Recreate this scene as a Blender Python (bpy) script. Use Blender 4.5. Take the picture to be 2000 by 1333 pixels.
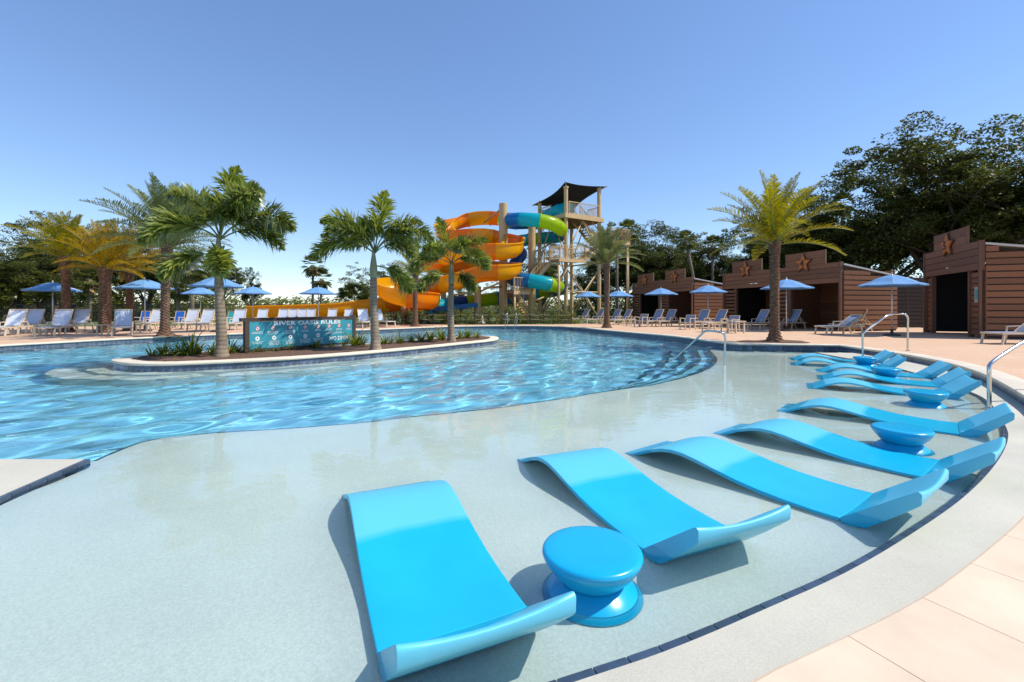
import bpy, bmesh, math, random
import numpy as np
from mathutils import Vector, Matrix, geometry
from math import sin, cos, pi, radians, sqrt, atan2, tan

for o in list(bpy.data.objects): bpy.data.objects.remove(o)
SC = bpy.context.scene
COL = SC.collection
RND = random.Random(11)

# ------------------------------------------------------------------ camera
F_PX, HOR, CAMZ = 889.6, 602.5, 1.35           # photo is 2000 x 1333
cam_d = bpy.data.cameras.new('camera')
cam_d.sensor_width = 36.0
cam_d.lens = F_PX / 2000 * 36
cam_d.shift_y = -(1333 / 2 - HOR) / 2000
cam_d.clip_start, cam_d.clip_end = 0.05, 3000
cam = bpy.data.objects.new('camera', cam_d); COL.objects.link(cam)
cam.location = (0, 0, CAMZ); cam.rotation_euler = (radians(90), 0, 0)
SC.camera = cam

# ------------------------------------------------------------------ light
SUN_EL, SUN_DIR = radians(51), Vector((1.0, -0.10))      # the sun stands to the right
world = bpy.data.worlds.new('World'); SC.world = world; world.use_nodes = True
wn = world.node_tree; wn.nodes.clear()
sky = wn.nodes.new('ShaderNodeTexSky'); sky.sky_type = 'NISHITA'; sky.sun_disc = False
sky.sun_elevation = SUN_EL
sky.sun_rotation = atan2(SUN_DIR.x, SUN_DIR.y)
sky.air_density = 1.0; sky.dust_density = 0.0; sky.ozone_density = 6.0; sky.altitude = 0
bg = wn.nodes.new('ShaderNodeBackground'); bg.inputs[1].default_value = 0.15
wo = wn.nodes.new('ShaderNodeOutputWorld')
gm = wn.nodes.new('ShaderNodeGamma'); gm.inputs[1].default_value = 0.76          # softer contrast between zenith and horizon
wn.links.new(sky.outputs[0], gm.inputs[0]); hs_ = wn.nodes.new('ShaderNodeHueSaturation'); hs_.inputs['Hue'].default_value = 0.508; hs_.inputs['Saturation'].default_value = 1.14; hs_.inputs['Value'].default_value = 1.46
wn.links.new(gm.outputs[0], hs_.inputs['Color']); wn.links.new(hs_.outputs[0], bg.inputs[0]); wn.links.new(bg.outputs[0], wo.inputs[0])
sd = bpy.data.lights.new('sun', 'SUN'); sd.energy = 4.2; sd.angle = radians(0.53); sd.color = (1.0, 0.95, 0.86)
sun = bpy.data.objects.new('sun', sd); COL.objects.link(sun)
sv = Vector((SUN_DIR.x * cos(SUN_EL), SUN_DIR.y * cos(SUN_EL), sin(SUN_EL)))
sun.rotation_euler = sv.to_track_quat('Z', 'Y').to_euler(); sun.location = (30, 2, 40)
SC.view_settings.view_transform = 'Standard'; SC.view_settings.look = 'None'
SC.view_settings.exposure = 0.35; SC.view_settings.gamma = 1.0; SC.view_settings.use_curve_mapping = False
SC.render.engine = 'CYCLES'
SC.cycles.use_denoising = True
SC.cycles.max_bounces = 8; SC.cycles.transparent_max_bounces = 16; SC.cycles.transmission_bounces = 6
SC.cycles.volume_bounces = 0
SC.cycles.sample_clamp_indirect = 6.0

# ------------------------------------------------------------------ levels (metres, water = 0)
SHELF, DECK, LOW, LEDGE, POOLBED = -0.05, 0.17, 0.024, 0.018, -1.15

def G(u, v, z=0.0):                     # a pixel of the photo on the level z
    D = F_PX * (CAMZ - z) / (v - HOR)
    return Vector(((u - 1000) / F_PX * D, D))
def A(u, D):                            # a pixel column at the depth D
    return (u - 1000) / F_PX * D
def ZZ(v, D):                           # height of a pixel row at the depth D
    return CAMZ - (v - HOR) / F_PX * D
def sstep(t):
    t = max(0.0, min(1.0, t)); return t * t * (3 - 2 * t)
def deck_z(x, y):
    if x < 0 and y < 4.4: return LOW
    return LOW + (DECK - LOW) * sstep((y - 2.9) / 3.0)

# ------------------------------------------------------------------ materials
def new_mat(name):
    m = bpy.data.materials.new(name); m.use_nodes = True
    nt = m.node_tree; nt.nodes.clear()
    out = nt.nodes.new('ShaderNodeOutputMaterial')
    return m, nt, out
def N(nt, t, **kw):
    n = nt.nodes.new(t)
    for k, v in kw.items(): setattr(n, k, v)
    return n
def ramp(nt, fac, stops):
    r = N(nt, 'ShaderNodeValToRGB')
    e = r.color_ramp.elements
    while len(e) < len(stops): e.new(0.5)
    for i, (p, c) in enumerate(stops):
        e[i].position = p; e[i].color = (*c, 1) if len(c) == 3 else c
    nt.links.new(fac, r.inputs[0]); return r.outputs[0]
def noise(nt, scale, detail=4, rough=0.55, coord='Object', vec=None, stretch=None):
    n = N(nt, 'ShaderNodeTexNoise'); n.inputs['Scale'].default_value = scale
    n.inputs['Detail'].default_value = detail; n.inputs['Roughness'].default_value = rough
    if vec is None:
        tc = N(nt, 'ShaderNodeTexCoord'); vec = tc.outputs[coord] if coord != 'World' else N(nt, 'ShaderNodeNewGeometry').outputs['Position']
    if stretch:
        mp = N(nt, 'ShaderNodeMapping'); mp.inputs['Scale'].default_value = stretch
        nt.links.new(vec, mp.inputs[0]); vec = mp.outputs[0]
    nt.links.new(vec, n.inputs['Vector']); return n.outputs[0]
def mixc(nt, fac, a, b, mode='MIX'):
    m = N(nt, 'ShaderNodeMix', data_type='RGBA', blend_type=mode)
    for s, v in ((m.inputs[0], fac), (m.inputs[6], a), (m.inputs[7], b)):
        if hasattr(v, 'links') or hasattr(v, 'is_linked'): nt.links.new(v, s)
        elif isinstance(v, (int, float)): s.default_value = v
        else: s.default_value = (*v, 1)
    return m.outputs[2]
def bump(nt, h, strength=0.3, dist=0.02):
    b = N(nt, 'ShaderNodeBump'); b.inputs['Strength'].default_value = strength; b.inputs['Distance'].default_value = dist
    nt.links.new(h, b.inputs['Height']); return b.outputs[0]
def pbr(nt, out, color, rough=0.5, metal=0.0, normal=None, spec=0.5, coat=0.0):
    p = N(nt, 'ShaderNodeBsdfPrincipled')
    if hasattr(color, 'is_linked'): nt.links.new(color, p.inputs['Base Color'])
    else: p.inputs['Base Color'].default_value = (*color, 1)
    if hasattr(rough, 'is_linked'): nt.links.new(rough, p.inputs['Roughness'])
    else: p.inputs['Roughness'].default_value = rough
    p.inputs['Metallic'].default_value = metal
    p.inputs['Specular IOR Level'].default_value = spec
    p.inputs['Coat Weight'].default_value = coat
    if normal is not None: nt.links.new(normal, p.inputs['Normal'])
    nt.links.new(p.outputs[0], out.inputs[0]); return p
MAT = {}
def simple(name, c, rough=0.5, var=0.12, scale=3.0, metal=0.0, bmp=0.0, bscale=40, spec=0.5, coord='Object', coat=0.0, rnd=0.0):
    m, nt, out = new_mat(name)
    n = noise(nt, scale, 5, 0.6, coord)
    lo = tuple(max(0, x * (1 - var)) for x in c); hi = tuple(min(1, x * (1 + var)) for x in c)
    col = ramp(nt, n, [(0.3, lo), (0.7, hi)])
    if rnd:
        oi = N(nt, 'ShaderNodeObjectInfo')
        k = N(nt, 'ShaderNodeMapRange'); k.inputs[3].default_value = 1 - rnd; k.inputs[4].default_value = 1 + rnd
        nt.links.new(oi.outputs['Random'], k.inputs[0])
        hsv = N(nt, 'ShaderNodeHueSaturation'); nt.links.new(k.outputs[0], hsv.inputs['Value']); nt.links.new(col, hsv.inputs['Color']); col = hsv.outputs[0]
    nb = bump(nt, noise(nt, bscale, 4, 0.6, coord), bmp, 0.01) if bmp else None
    pbr(nt, out, col, rough, metal, nb, spec, coat)
    MAT[name] = m; return m
def leafmat(name, c1, c2, trans=0.35, rough=0.5, gloss=0.25):
    m, nt, out = new_mat(name)
    g = N(nt, 'ShaderNodeNewGeometry'); oi = N(nt, 'ShaderNodeObjectInfo')
    f = N(nt, 'ShaderNodeMath', operation='ADD'); nt.links.new(g.outputs['Random Per Island'], f.inputs[0])
    f2 = N(nt, 'ShaderNodeMath', operation='MULTIPLY'); nt.links.new(oi.outputs['Random'], f2.inputs[0]); f2.inputs[1].default_value = 0.4
    nt.links.new(f2.outputs[0], f.inputs[1])
    col = ramp(nt, f.outputs[0], [(0.1, c1), (1.2 / 1.4, c2)])
    p = N(nt, 'ShaderNodeBsdfPrincipled'); nt.links.new(col, p.inputs['Base Color']); p.inputs['Roughness'].default_value = rough
    p.inputs['Specular IOR Level'].default_value = gloss
    t = N(nt, 'ShaderNodeBsdfTranslucent')
    hs = N(nt, 'ShaderNodeHueSaturation'); hs.inputs['Saturation'].default_value = 1.15; hs.inputs['Value'].default_value = 1.3
    nt.links.new(col, hs.inputs['Color']); nt.links.new(hs.outputs[0], t.inputs['Color'])
    mx = N(nt, 'ShaderNodeMixShader'); mx.inputs[0].default_value = trans
    nt.links.new(p.outputs[0], mx.inputs[1]); nt.links.new(t.outputs[0], mx.inputs[2]); nt.links.new(mx.outputs[0], out.inputs[0])
    MAT[name] = m; return m

# ------------------------------------------------------------------ mesh helpers
class MB:
    def __init__(s): s.v = []; s.f = []; s.mi = []
    def add(s, vs, fs, mi=0):
        b = len(s.v); s.v += [tuple(x) for x in vs]; s.f += [tuple(b + i for i in f) for f in fs]; s.mi += [mi] * len(fs); return s
    def box(s, c, d, rot=None, mi=0):
        hx, hy, hz = d[0] / 2, d[1] / 2, d[2] / 2
        vs = [Vector((x, y, z)) for z in (-hz, hz) for x, y in ((-hx, -hy), (hx, -hy), (hx, hy), (-hx, hy))]
        if rot is not None: vs = [rot @ v for v in vs]
        vs = [v + Vector(c) for v in vs]
        return s.add(vs, [(3, 2, 1, 0), (4, 5, 6, 7), (0, 1, 5, 4), (1, 2, 6, 5), (2, 3, 7, 6), (3, 0, 4, 7)], mi)
    def bar(s, a, b, w, h, up=(0, 0, 1), mi=0):           # a rectangular bar from a to b
        a, b = Vector(a), Vector(b); d = b - a; L = d.length; x = d.normalized(); u = Vector(up)
        if abs(x.dot(u)) > 0.98: u = Vector((1, 0, 0))
        y = u.cross(x).normalized(); z = x.cross(y)
        return s.box((a + b) / 2, (L, w, h), Matrix((x, y, z)).transposed(), mi)
    def tube(s, pts, r, n=8, cap=True, mi=0):
        pts = [Vector(p) for p in pts]; k = len(pts)
        rs = r if isinstance(r, (list, tuple)) else [r] * k
        ref = Vector((0, 0, 1)); vs = []; prev = None
        for i in range(k):
            t = (pts[min(i + 1, k - 1)] - pts[max(i - 1, 0)]).normalized()
            if prev is None:
                u = ref if abs(t.dot(ref)) < 0.95 else Vector((1, 0, 0)); a = t.cross(u).normalized()
            else: a = (prev - t * prev.dot(t)).normalized()
            prev = a; b = t.cross(a)
            for j in range(n):
                q = 2 * pi * j / n; vs.append(pts[i] + (a * cos(q) + b * sin(q)) * rs[i])
        fs = [(i * n + j, i * n + (j + 1) % n, (i + 1) * n + (j + 1) % n, (i + 1) * n + j) for i in range(k - 1) for j in range(n)]
        if cap: fs += [tuple(range(n - 1, -1, -1)), tuple((k - 1) * n + j for j in range(n))]
        return s.add(vs, fs, mi)
    def lathe(s, prof, n=32, c=(0, 0, 0), mi=0):          # prof = (r, z) from the bottom up
        vs = []; k = len(prof)
        for r, z in prof:
            for j in range(n):
                q = 2 * pi * j / n; vs.append((c[0] + r * cos(q), c[1] + r * sin(q), c[2] + z))
        fs = [(i * n + j, i * n + (j + 1) % n, (i + 1) * n + (j + 1) % n, (i + 1) * n + j) for i in range(k - 1) for j in range(n)]
        fs += [tuple(range(n - 1, -1, -1)), tuple((k - 1) * n + j for j in range(n))]
        return s.add(vs, fs, mi)
    def prism(s, poly, z0, z1, mi=0, bottom=True):        # polygon extruded upright
        poly = ccw(poly); n = len(poly)
        vs = [(p[0], p[1], z0) for p in poly] + [(p[0], p[1], z1) for p in poly]
        tri = geometry.tessellate_polygon([[Vector((p[0], p[1], 0)) for p in poly]])
        fs = [(i, (i + 1) % n, n + (i + 1) % n, n + i) for i in range(n)]
        for t in tri:
            a, b, c = (Vector((*poly[i][:2], 0)) for i in t)
            if (b - a).cross(c - a).z < 0: t = (t[0], t[2], t[1])
            fs.append(tuple(n + i for i in t))
            if bottom: fs.append(tuple(reversed(t)))
        return s.add(vs, fs, mi)
    def mesh(s, name, mats, smooth=False):
        me = bpy.data.meshes.new(name); me.from_pydata(s.v, [], s.f)
        for m in (mats if isinstance(mats, (list, tuple)) else [mats]): me.materials.append(MAT[m] if isinstance(m, str) else m)
        if any(s.mi): me.polygons.foreach_set('material_index', s.mi)
        if smooth: me.polygons.foreach_set('use_smooth', [True] * len(me.polygons))
        me.update()
        if smooth and smooth is not True:
            me.set_sharp_from_angle(angle=radians(smooth))
        return me
    def build(s, name, mats, parent=None, smooth=False, loc=None):
        return obj(name, s.mesh(name, mats, smooth), parent, loc)
def obj(name, me, parent=None, loc=None, rot=None, scale=None):
    o = bpy.data.objects.new(name, me); COL.objects.link(o)
    if parent is not None: o.parent = parent
    if loc is not None: o.location = loc
    if rot is not None: o.rotation_euler = rot
    if scale is not None: o.scale = scale
    return o
def tag(o, label, cat, group=None):
    o['label'] = label; o['category'] = cat
    if group: o['group'] = group
    return o
def thing(name, label, cat, loc=(0, 0, 0), rz=0.0, group=None, scale=None):
    o = bpy.data.objects.new(name, None); COL.objects.link(o); o.location = loc; o.rotation_euler = (0, 0, rz)
    o.empty_display_size = 0.2
    if scale: o.scale = (scale,) * 3
    return tag(o, label, cat, group)
def struct(o, kind='structure'):
    o['kind'] = kind; return o
def copy_tree(root, loc, rz, label, group=None, scale=None):
    r = root.copy(); COL.objects.link(r); r.location = loc; r.rotation_euler = (0, 0, rz); r['label'] = label
    if group: r['group'] = group
    if scale: r.scale = (scale,) * 3
    for ch in list(root.children):
        c = ch.copy(); COL.objects.link(c); c.parent = r; c.matrix_parent_inverse = ch.matrix_parent_inverse
        for g in list(ch.children):
            d = g.copy(); COL.objects.link(d); d.parent = c
    return r
def ccw(poly):
    a = sum(poly[i][0] * poly[(i + 1) % len(poly)][1] - poly[(i + 1) % len(poly)][0] * poly[i][1] for i in range(len(poly)))
    return list(poly) if a > 0 else list(reversed(poly))
def inside(p, poly):
    x, y = p[0], p[1]; c = False; j = len(poly) - 1
    for i in range(len(poly)):
        xi, yi = poly[i][0], poly[i][1]; xj, yj = poly[j][0], poly[j][1]
        if (yi > y) != (yj > y) and x < (xj - xi) * (y - yi) / (yj - yi) + xi: c = not c
        j = i
    return c
def catmull(pts, step=0.25, closed=False):
    P = [Vector(p) for p in pts]; n = len(P); out = []
    rng = range(n if closed else n - 1)
    for i in rng:
        if closed: p0, p1, p2, p3 = P[i - 1], P[i], P[(i + 1) % n], P[(i + 2) % n]
        else: p0, p1, p2, p3 = P[max(i - 1, 0)], P[i], P[i + 1], P[min(i + 2, n - 1)]
        k = max(1, int((p2 - p1).length / step))
        for j in range(k):
            t = j / k
            out.append(0.5 * ((2 * p1) + (p2 - p0) * t + (2 * p0 - 5 * p1 + 4 * p2 - p3) * t * t + (3 * p1 - p0 - 3 * p2 + p3) * t ** 3))
    if not closed: out.append(P[-1])
    return out
def normals2(path, closed=False):                        # left-hand normals of a 2D path
    n = len(path); out = []
    for i in range(n):
        a = path[i - 1] if (i or closed) else path[0]; b = path[(i + 1) % n] if (i < n - 1 or closed) else path[-1]
        d = (b - a).normalized(); out.append(Vector((-d.y, d.x)))
    return out
def offset(path, w, closed=False):
    nn = normals2(path, closed)
    return [p + nn[i] * (w(i / max(1, len(path) - 1)) if callable(w) else w) for i, p in enumerate(path)]
def resample(path, step, closed=False):                  # evenly spaced points with their directions
    pts = list(path) + ([path[0]] if closed else [])
    seg = [(pts[i + 1] - pts[i]).length for i in range(len(pts) - 1)]; L = sum(seg)
    n = max(2, round(L / step)); out = []; i = 0; acc = 0.0
    for k in range(n + (0 if closed else 1)):
        t = L * k / n
        while i < len(seg) - 1 and acc + seg[i] < t: acc += seg[i]; i += 1
        out.append(pts[i].lerp(pts[i + 1], (t - acc) / max(seg[i], 1e-9)))
    return out
def fill(outer, holes, zf, grid=None):                   # a flat region with holes, triangulated
    vs = []; es = []
    def ring(pl):
        b = len(vs); vs.extend(Vector((p[0], p[1])) for p in pl)
        es.extend((b + i, b + (i + 1) % len(pl)) for i in range(len(pl)))
    ring(outer)
    for h in holes: ring(h)
    if grid: vs.extend(Vector(g) for g in grid)
    r = geometry.delaunay_2d_cdt(vs, es, [], 0, 1e-5)
    V, T = r[0], r[2]; mb = MB(); keep = []
    for t in T:
        c = (V[t[0]] + V[t[1]] + V[t[2]]) / 3
        if inside(c, outer) and not any(inside(c, h) for h in holes):
            a, b, d = V[t[0]], V[t[1]], V[t[2]]
            cr = (b.x - a.x) * (d.y - a.y) - (b.y - a.y) * (d.x - a.x)
            keep.append(tuple(t) if cr > 0 else (t[0], t[2], t[1]))
    mb.add([(p.x, p.y, zf(p.x, p.y)) for p in V], keep); return mb
# ------------------------------------------------------------------ surface materials
def mat_plaster():
    m, nt, out = new_mat('plaster')
    a = noise(nt, 0.7, 5, 0.6, 'World'); b = noise(nt, 90, 3, 0.7, 'World')
    col = ramp(nt, a, [(0.3, (0.575, 0.60, 0.53)), (0.7, (0.70, 0.72, 0.635))])
    col = mixc(nt, 0.30, col, ramp(nt, b, [(0.35, (0.36, 0.40, 0.37)), (0.65, (0.80, 0.81, 0.75))]))
    pbr(nt, out, col, 0.75, normal=bump(nt, b, 0.15, 0.004)); MAT['plaster'] = m
    m, nt, out = new_mat('pool_plaster')
    a = noise(nt, 0.5, 4, 0.6, 'World')
    pbr(nt, out, ramp(nt, a, [(0.3, (0.20, 0.55, 0.68)), (0.7, (0.26, 0.62, 0.74))]), 0.8); MAT['pool_plaster'] = m
    m, nt, out = new_mat('beach_concrete')
    a = noise(nt, 1.1, 5, 0.6, 'World'); b = noise(nt, 120, 3, 0.7, 'World')
    col = ramp(nt, a, [(0.3, (0.44, 0.40, 0.315)), (0.7, (0.60, 0.55, 0.435))])
    col = mixc(nt, 0.25, col, ramp(nt, b, [(0.35, (0.38, 0.37, 0.31)), (0.65, (0.74, 0.72, 0.63))]))
    pbr(nt, out, col, 0.7, normal=bump(nt, b, 0.15, 0.003)); MAT['beach_concrete'] = m
def mat_pavers():
    m, nt, out = new_mat('pavers')
    gp = N(nt, 'ShaderNodeNewGeometry')
    mp = N(nt, 'ShaderNodeMapping'); mp.inputs['Rotation'].default_value = (0, 0, 0.5)
    nt.links.new(gp.outputs['Position'], mp.inputs[0])
    br = N(nt, 'ShaderNodeTexBrick'); br.inputs['Scale'].default_value = 1.0
    br.inputs['Brick Width'].default_value = 0.3; br.inputs['Row Height'].default_value = 0.15; br.inputs['Mortar Size'].default_value = 0.006
    br.inputs['Color1'].default_value = (0.60, 0.35, 0.20, 1); br.inputs['Color2'].default_value = (0.66, 0.42, 0.26, 1); br.inputs['Mortar'].default_value = (0.42, 0.29, 0.20, 1)
    br.inputs['Bias'].default_value = 0.1
    nt.links.new(mp.outputs[0], br.inputs['Vector'])
    n = noise(nt, 0.6, 5, 0.6, 'World'); n2 = noise(nt, 4.0, 4, 0.7, 'World')
    col = mixc(nt, 0.35, br.outputs['Color'], ramp(nt, n, [(0.3, (0.52, 0.31, 0.18)), (0.7, (0.72, 0.50, 0.33))]))
    col = mixc(nt, 0.25, col, ramp(nt, n2, [(0.35, (0.50, 0.30, 0.18)), (0.65, (0.72, 0.51, 0.35))]))
    pbr(nt, out, col, 0.8, normal=bump(nt, br.outputs['Fac'], -0.25, 0.004)); MAT['pavers'] = m
    simple('slab', (0.69, 0.53, 0.38), 0.75, 0.13, 1.6, bmp=0.12, bscale=120, coord='World', rnd=0.04)
    simple('grout', (0.40, 0.32, 0.24), 0.9, 0.15, 6)
    simple('coping', (0.70, 0.60, 0.46), 0.7, 0.10, 2.5, bmp=0.1, bscale=60, coord='World')
    m, nt, out = new_mat('tile')
    n = noise(nt, 22, 4, 0.7, 'Object'); oi = N(nt, 'ShaderNodeObjectInfo')
    c = ramp(nt, n, [(0.3, (0.035, 0.055, 0.10)), (0.5, (0.075, 0.10, 0.155)), (0.72, (0.17, 0.19, 0.23))])
    k = N(nt, 'ShaderNodeMapRange'); k.inputs[3].default_value = 0.7; k.inputs[4].default_value = 1.35; nt.links.new(oi.outputs['Random'], k.inputs[0])
    hs = N(nt, 'ShaderNodeHueSaturation'); nt.links.new(k.outputs[0], hs.inputs['Value']); nt.links.new(c, hs.inputs['Color'])
    pbr(nt, out, hs.outputs[0], 0.25, normal=bump(nt, n, 0.1, 0.003)); MAT['tile'] = m
    simple('tile_grout', (0.42, 0.44, 0.46), 0.8, 0.1, 10)
    simple('edge_tile', (0.045, 0.07, 0.11), 0.3, 0.3, 12, rnd=0.25)
    simple('step_tile', (0.02, 0.11, 0.13), 0.3, 0.3, 14)
    # tiled wall with tiles too far off to build
    m, nt, out = new_mat('far_tile')
    gp = N(nt, 'ShaderNodeTexCoord')
    br = N(nt, 'ShaderNodeTexBrick'); br.offset = 0.0
    br.inputs['Brick Width'].default_value = 0.15; br.inputs['Row Height'].default_value = 0.155; br.inputs['Mortar Size'].default_value = 0.004; br.inputs['Scale'].default_value = 1
    br.inputs['Color1'].default_value = (0.05, 0.075, 0.12, 1); br.inputs['Color2'].default_value = (0.12, 0.14, 0.18, 1); br.inputs['Mortar'].default_value = (0.35, 0.37, 0.4, 1)
    nt.links.new(gp.outputs['UV'], br.inputs['Vector'])
    pbr(nt, out, mixc(nt, 0.3, br.outputs[0], ramp(nt, noise(nt, 9, 4, 0.7), [(0.3, (0.03, 0.05, 0.09)), (0.7, (0.2, 0.22, 0.25))])), 0.3); MAT['far_tile'] = m
def mat_water():
    m, nt, out = new_mat('water')
    g = N(nt, 'ShaderNodeBsdfGlass'); g.inputs['IOR'].default_value = 1.33; g.inputs['Roughness'].default_value = 0.0; g.inputs['Color'].default_value = (0.93, 0.99, 1.0, 1)
    nt.links.new(bump(nt, noise(nt, 6.0, 3, 0.5, 'World', stretch=(0.7, 1.0, 1)), 0.12, 0.02), g.inputs['Normal'])
    nt.links.new(g.outputs[0], out.inputs[0]); MAT['water'] = m
mat_plaster(); mat_pavers(); mat_water()
simple('mulch', (0.13, 0.068, 0.040), 0.95, 0.5, 14, bmp=0.8, bscale=30)
simple('soil', (0.12, 0.075, 0.045), 0.95, 0.4, 10, bmp=0.6, bscale=25)
simple('lawn', (0.085, 0.13, 0.030), 0.95, 0.35, 0.4, bmp=0.4, bscale=8, coord='World')

# ------------------------------------------------------------------ the pool outline
near_edge = [(-3.0, 0.55), (-1.8, 0.62), (-0.6, 0.95), (0.3, 1.30)]
J_px = [(1467, 1333), (1576, 1279), (1756, 1192), (1869, 1120), (2000, 1008)]
J1 = [G(u, v, LOW) for u, v in J_px]
wall_px = [(2000, 769), (1926.7, 731), (1860, 710), (1804, 698.5), (1757, 690.5), (1690, 681.5), (1640, 674.5)]
J2 = [G(u, v, DECK) for u, v in wall_px]
a, b = J1[-1], J2[0]
mid = [a.lerp(b, t) + Vector((0.16, -0.16)) * sin(pi * t) for t in (0.25, 0.5, 0.75)]
J = catmull([Vector(p) for p in near_edge] + J1 + mid + J2, 0.15)
back_px = [(1500, 672.5), (1440, 672)]
far_px = [(1400, 668), (1320, 657), (1240, 650), (1180, 644.6), (1130, 639.8), (1060, 637), (990, 636.5), (900, 637.5), (850, 639), (736, 643.5),
          (600, 647.8), (480, 651.5), (400, 654.5), (300, 659), (200, 664), (100, 669.5), (0, 675)]
FARC = catmull([G(1440, 672, DECK)] + [G(u, v, DECK) for u, v in far_px] + [Vector((-16.6, 11.6)), Vector((-17.8, 9.0)), Vector((-19, 4.05))], 0.3)
LEFT = [Vector((-19, 4.0)), Vector((-3.74, 4.0)), Vector((-3.6, 3.2)), Vector((-3.3, 1.6))]
BACK = [G(1500, 672.5, DECK)]
POOL = J + BACK + FARC + LEFT
# edge between the sun shelf and the deep water
E_px = [(180, 909), (225, 890), (270, 872), (317, 861), (375, 855), (500, 847), (700, 832), (820, 818), (940, 806), (1080, 786), (1180, 770),
        (1275, 756), (1344, 737.5), (1380, 721), (1392, 706), (1387, 696.5)]
EDGE = catmull([G(u, v, SHELF) for u, v in E_px] + [Vector((6.35, 14.9))], 0.12)
T_px = [(1180, 1333), (1344, 1273), (1500, 1204), (1648, 1135), (1769, 1063), (1882, 982), (1944, 916), (1968, 868), (1963, 837)]
TL = catmull([Vector((-2.9, 1.0)), Vector((-1.6, 1.1)), Vector((-0.5, 1.38))] + [G(u, v, -0.03) for u, v in T_px] + [G(1932.5, 792, -0.03), G(1891.6, 768.7, -0.03),
      Vector((8.35, 9.4)), Vector((8.85, 11.0)), Vector((9.05, 12.6)), Vector((9.2, 13.75))], 0.12)

# ------------------------------------------------------------------ ground, deck, walls
OUT = [Vector(p) for p in ((-34, -6), (16, -6), (40, 6), (42, 40), (22, 47), (12, 42), (3, 33.2), (-3, 32.6), (-12, 33.5), (-24, 31), (-36, 26))]
gd = [Vector((x * 0.5, y * 0.5)) for x in range(3, 40) for y in range(0, 30)]
gd = [g for g in gd if not inside(g, POOL)]
deck = struct(fill(OUT, [POOL], deck_z, gd).build('pool_deck', 'pavers'))
big = [Vector((-1500, -400)), Vector((1500, -400)), Vector((1500, 2500)), Vector((-1500, 2500))]
struct(fill(big, [OUT], lambda x, y: DECK - 0.05).build('lawn', 'lawn'))
# pool wall below the deck edge
def skirt(path, z1, z0, closed=False, flip=False):
    mb = MB(); n = len(path); vs = []
    for p in path: vs += [(p.x, p.y, z1(p.x, p.y)), (p.x, p.y, z0)]
    fs = []
    for i in range(n if closed else n - 1):
        j = (i + 1) % n; f = (2 * i, 2 * i + 1, 2 * j + 1, 2 * j); fs.append(f if not flip else tuple(reversed(f)))
    mb.add(vs, fs); return mb
def uv_run(me, path, closed):
    uv = me.uv_layers.new(name='run'); d = [0.0]
    for i in range(1, len(path) + 1): d.append(d[-1] + (path[i % len(path)] - path[i - 1]).length)
    for p in me.polygons:
        for li in p.loop_indices:
            vi = me.loops[li].vertex_index; k = vi // 2
            if closed and k == 0 and any(me.loops[q].vertex_index // 2 == len(path) - 1 for q in p.loop_indices): k = len(path)
            uv.data[li].uv = (d[k], me.vertices[vi].co.z + 0.155)
wl = skirt(POOL, lambda x, y: deck_z(x, y) - 0.002, -1.3, True)
pool_wall = struct(wl.build('pool_wall', 'far_tile')); uv_run(pool_wall.data, POOL, True)
mb = MB(); mb.add([(-20, 0.2, POOLBED), (12, 0.2, POOLBED), (12, 30, POOLBED), (-20, 30, POOLBED)], [(0, 1, 2, 3)])
struct(mb.build('pool_floor', 'pool_plaster'))

# sun shelf and the steps down from it
def shelf_poly(e):
    k = max(i for i, p in enumerate(J) if p.y < 14)
    return list(e) + [Vector((6.95, 14.3)), Vector((9.76, 13.7))] + list(reversed(J)) + [Vector((-3.3, 1.6)), Vector((-3.55, 3.2)), Vector((-3.62, 3.9))]
struct(MB().prism(shelf_poly(EDGE), -1.25, SHELF).build('sun_shelf', 'plaster'))
tread = lambda k: (lambda t: k * (0.13 + 0.27 * sstep((t - 0.25) / 0.5)))
def strip(p1, p2, z1, z2, mb=None):
    mb = mb or MB(); n = len(p1); vs = []
    for i in range(n): vs += [(p1[i].x, p1[i].y, z1(p1[i]) if callable(z1) else z1), (p2[i].x, p2[i].y, z2(p2[i]) if callable(z2) else z2)]
    fs = []
    for i in range(n - 1):
        f = (2 * i, 2 * i + 1, 2 * i + 3, 2 * i + 2); fs.append(f)
    mb.add(vs, fs); return mb
steps = []
for k in range(4):
    e = offset(EDGE, tread(k)); z = SHELF - 0.26 * k
    if k:
        st = MB().prism(shelf_poly(e), -1.25 - 0.01 * k, z).build('pool_step', 'pool_plaster'); struct(st); steps.append(st)
    inn = offset(EDGE, lambda t, k=k: tread(k)(t) - (0.035 + 0.075 * sstep((t - 0.45) / 0.3)))
    host = struct(strip(e, inn, z + 0.004, z + 0.004).build('step_nosing', 'step_tile'))

# beach band between the tile line and the deck
Jl = resample([p for p in J], 0.1); Tl = resample(TL, 0.1)
def loft_to(pathA, pathB):
    out = []
    j0 = 0
    for a in pathA:
        best = min(range(max(0, j0 - 2), min(len(pathB), j0 + 40)), key=lambda j: (pathB[j] - a).length)
        j0 = max(j0, best); out.append(pathB[j0])
    return out
Jm = loft_to(Tl, Jl)
band = strip(Tl, Jm, LEDGE - 0.036, lambda p: LEDGE)
# an even number of rows so that the slope is smooth
bandm = MB(); rows = 5; n = len(Tl); vs = []
for i in range(n):
    for r in range(rows):
        t = r / (rows - 1); p = Tl[i].lerp(Jm[i] + (Jm[i] - Tl[i]).normalized() * 0.02, t)
        vs.append((p.x, p.y, LEDGE - 0.010 * (1 - t)))
fs = [(i * rows + r, i * rows + r + 1, (i + 1) * rows + r + 1, (i + 1) * rows + r) for i in range(n - 1) for r in range(rows - 1)]
fs = [tuple(reversed(f)) for f in fs]
band = struct(bandm.add(vs, fs).build('beach_band', 'beach_concrete', smooth=True))
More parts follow.
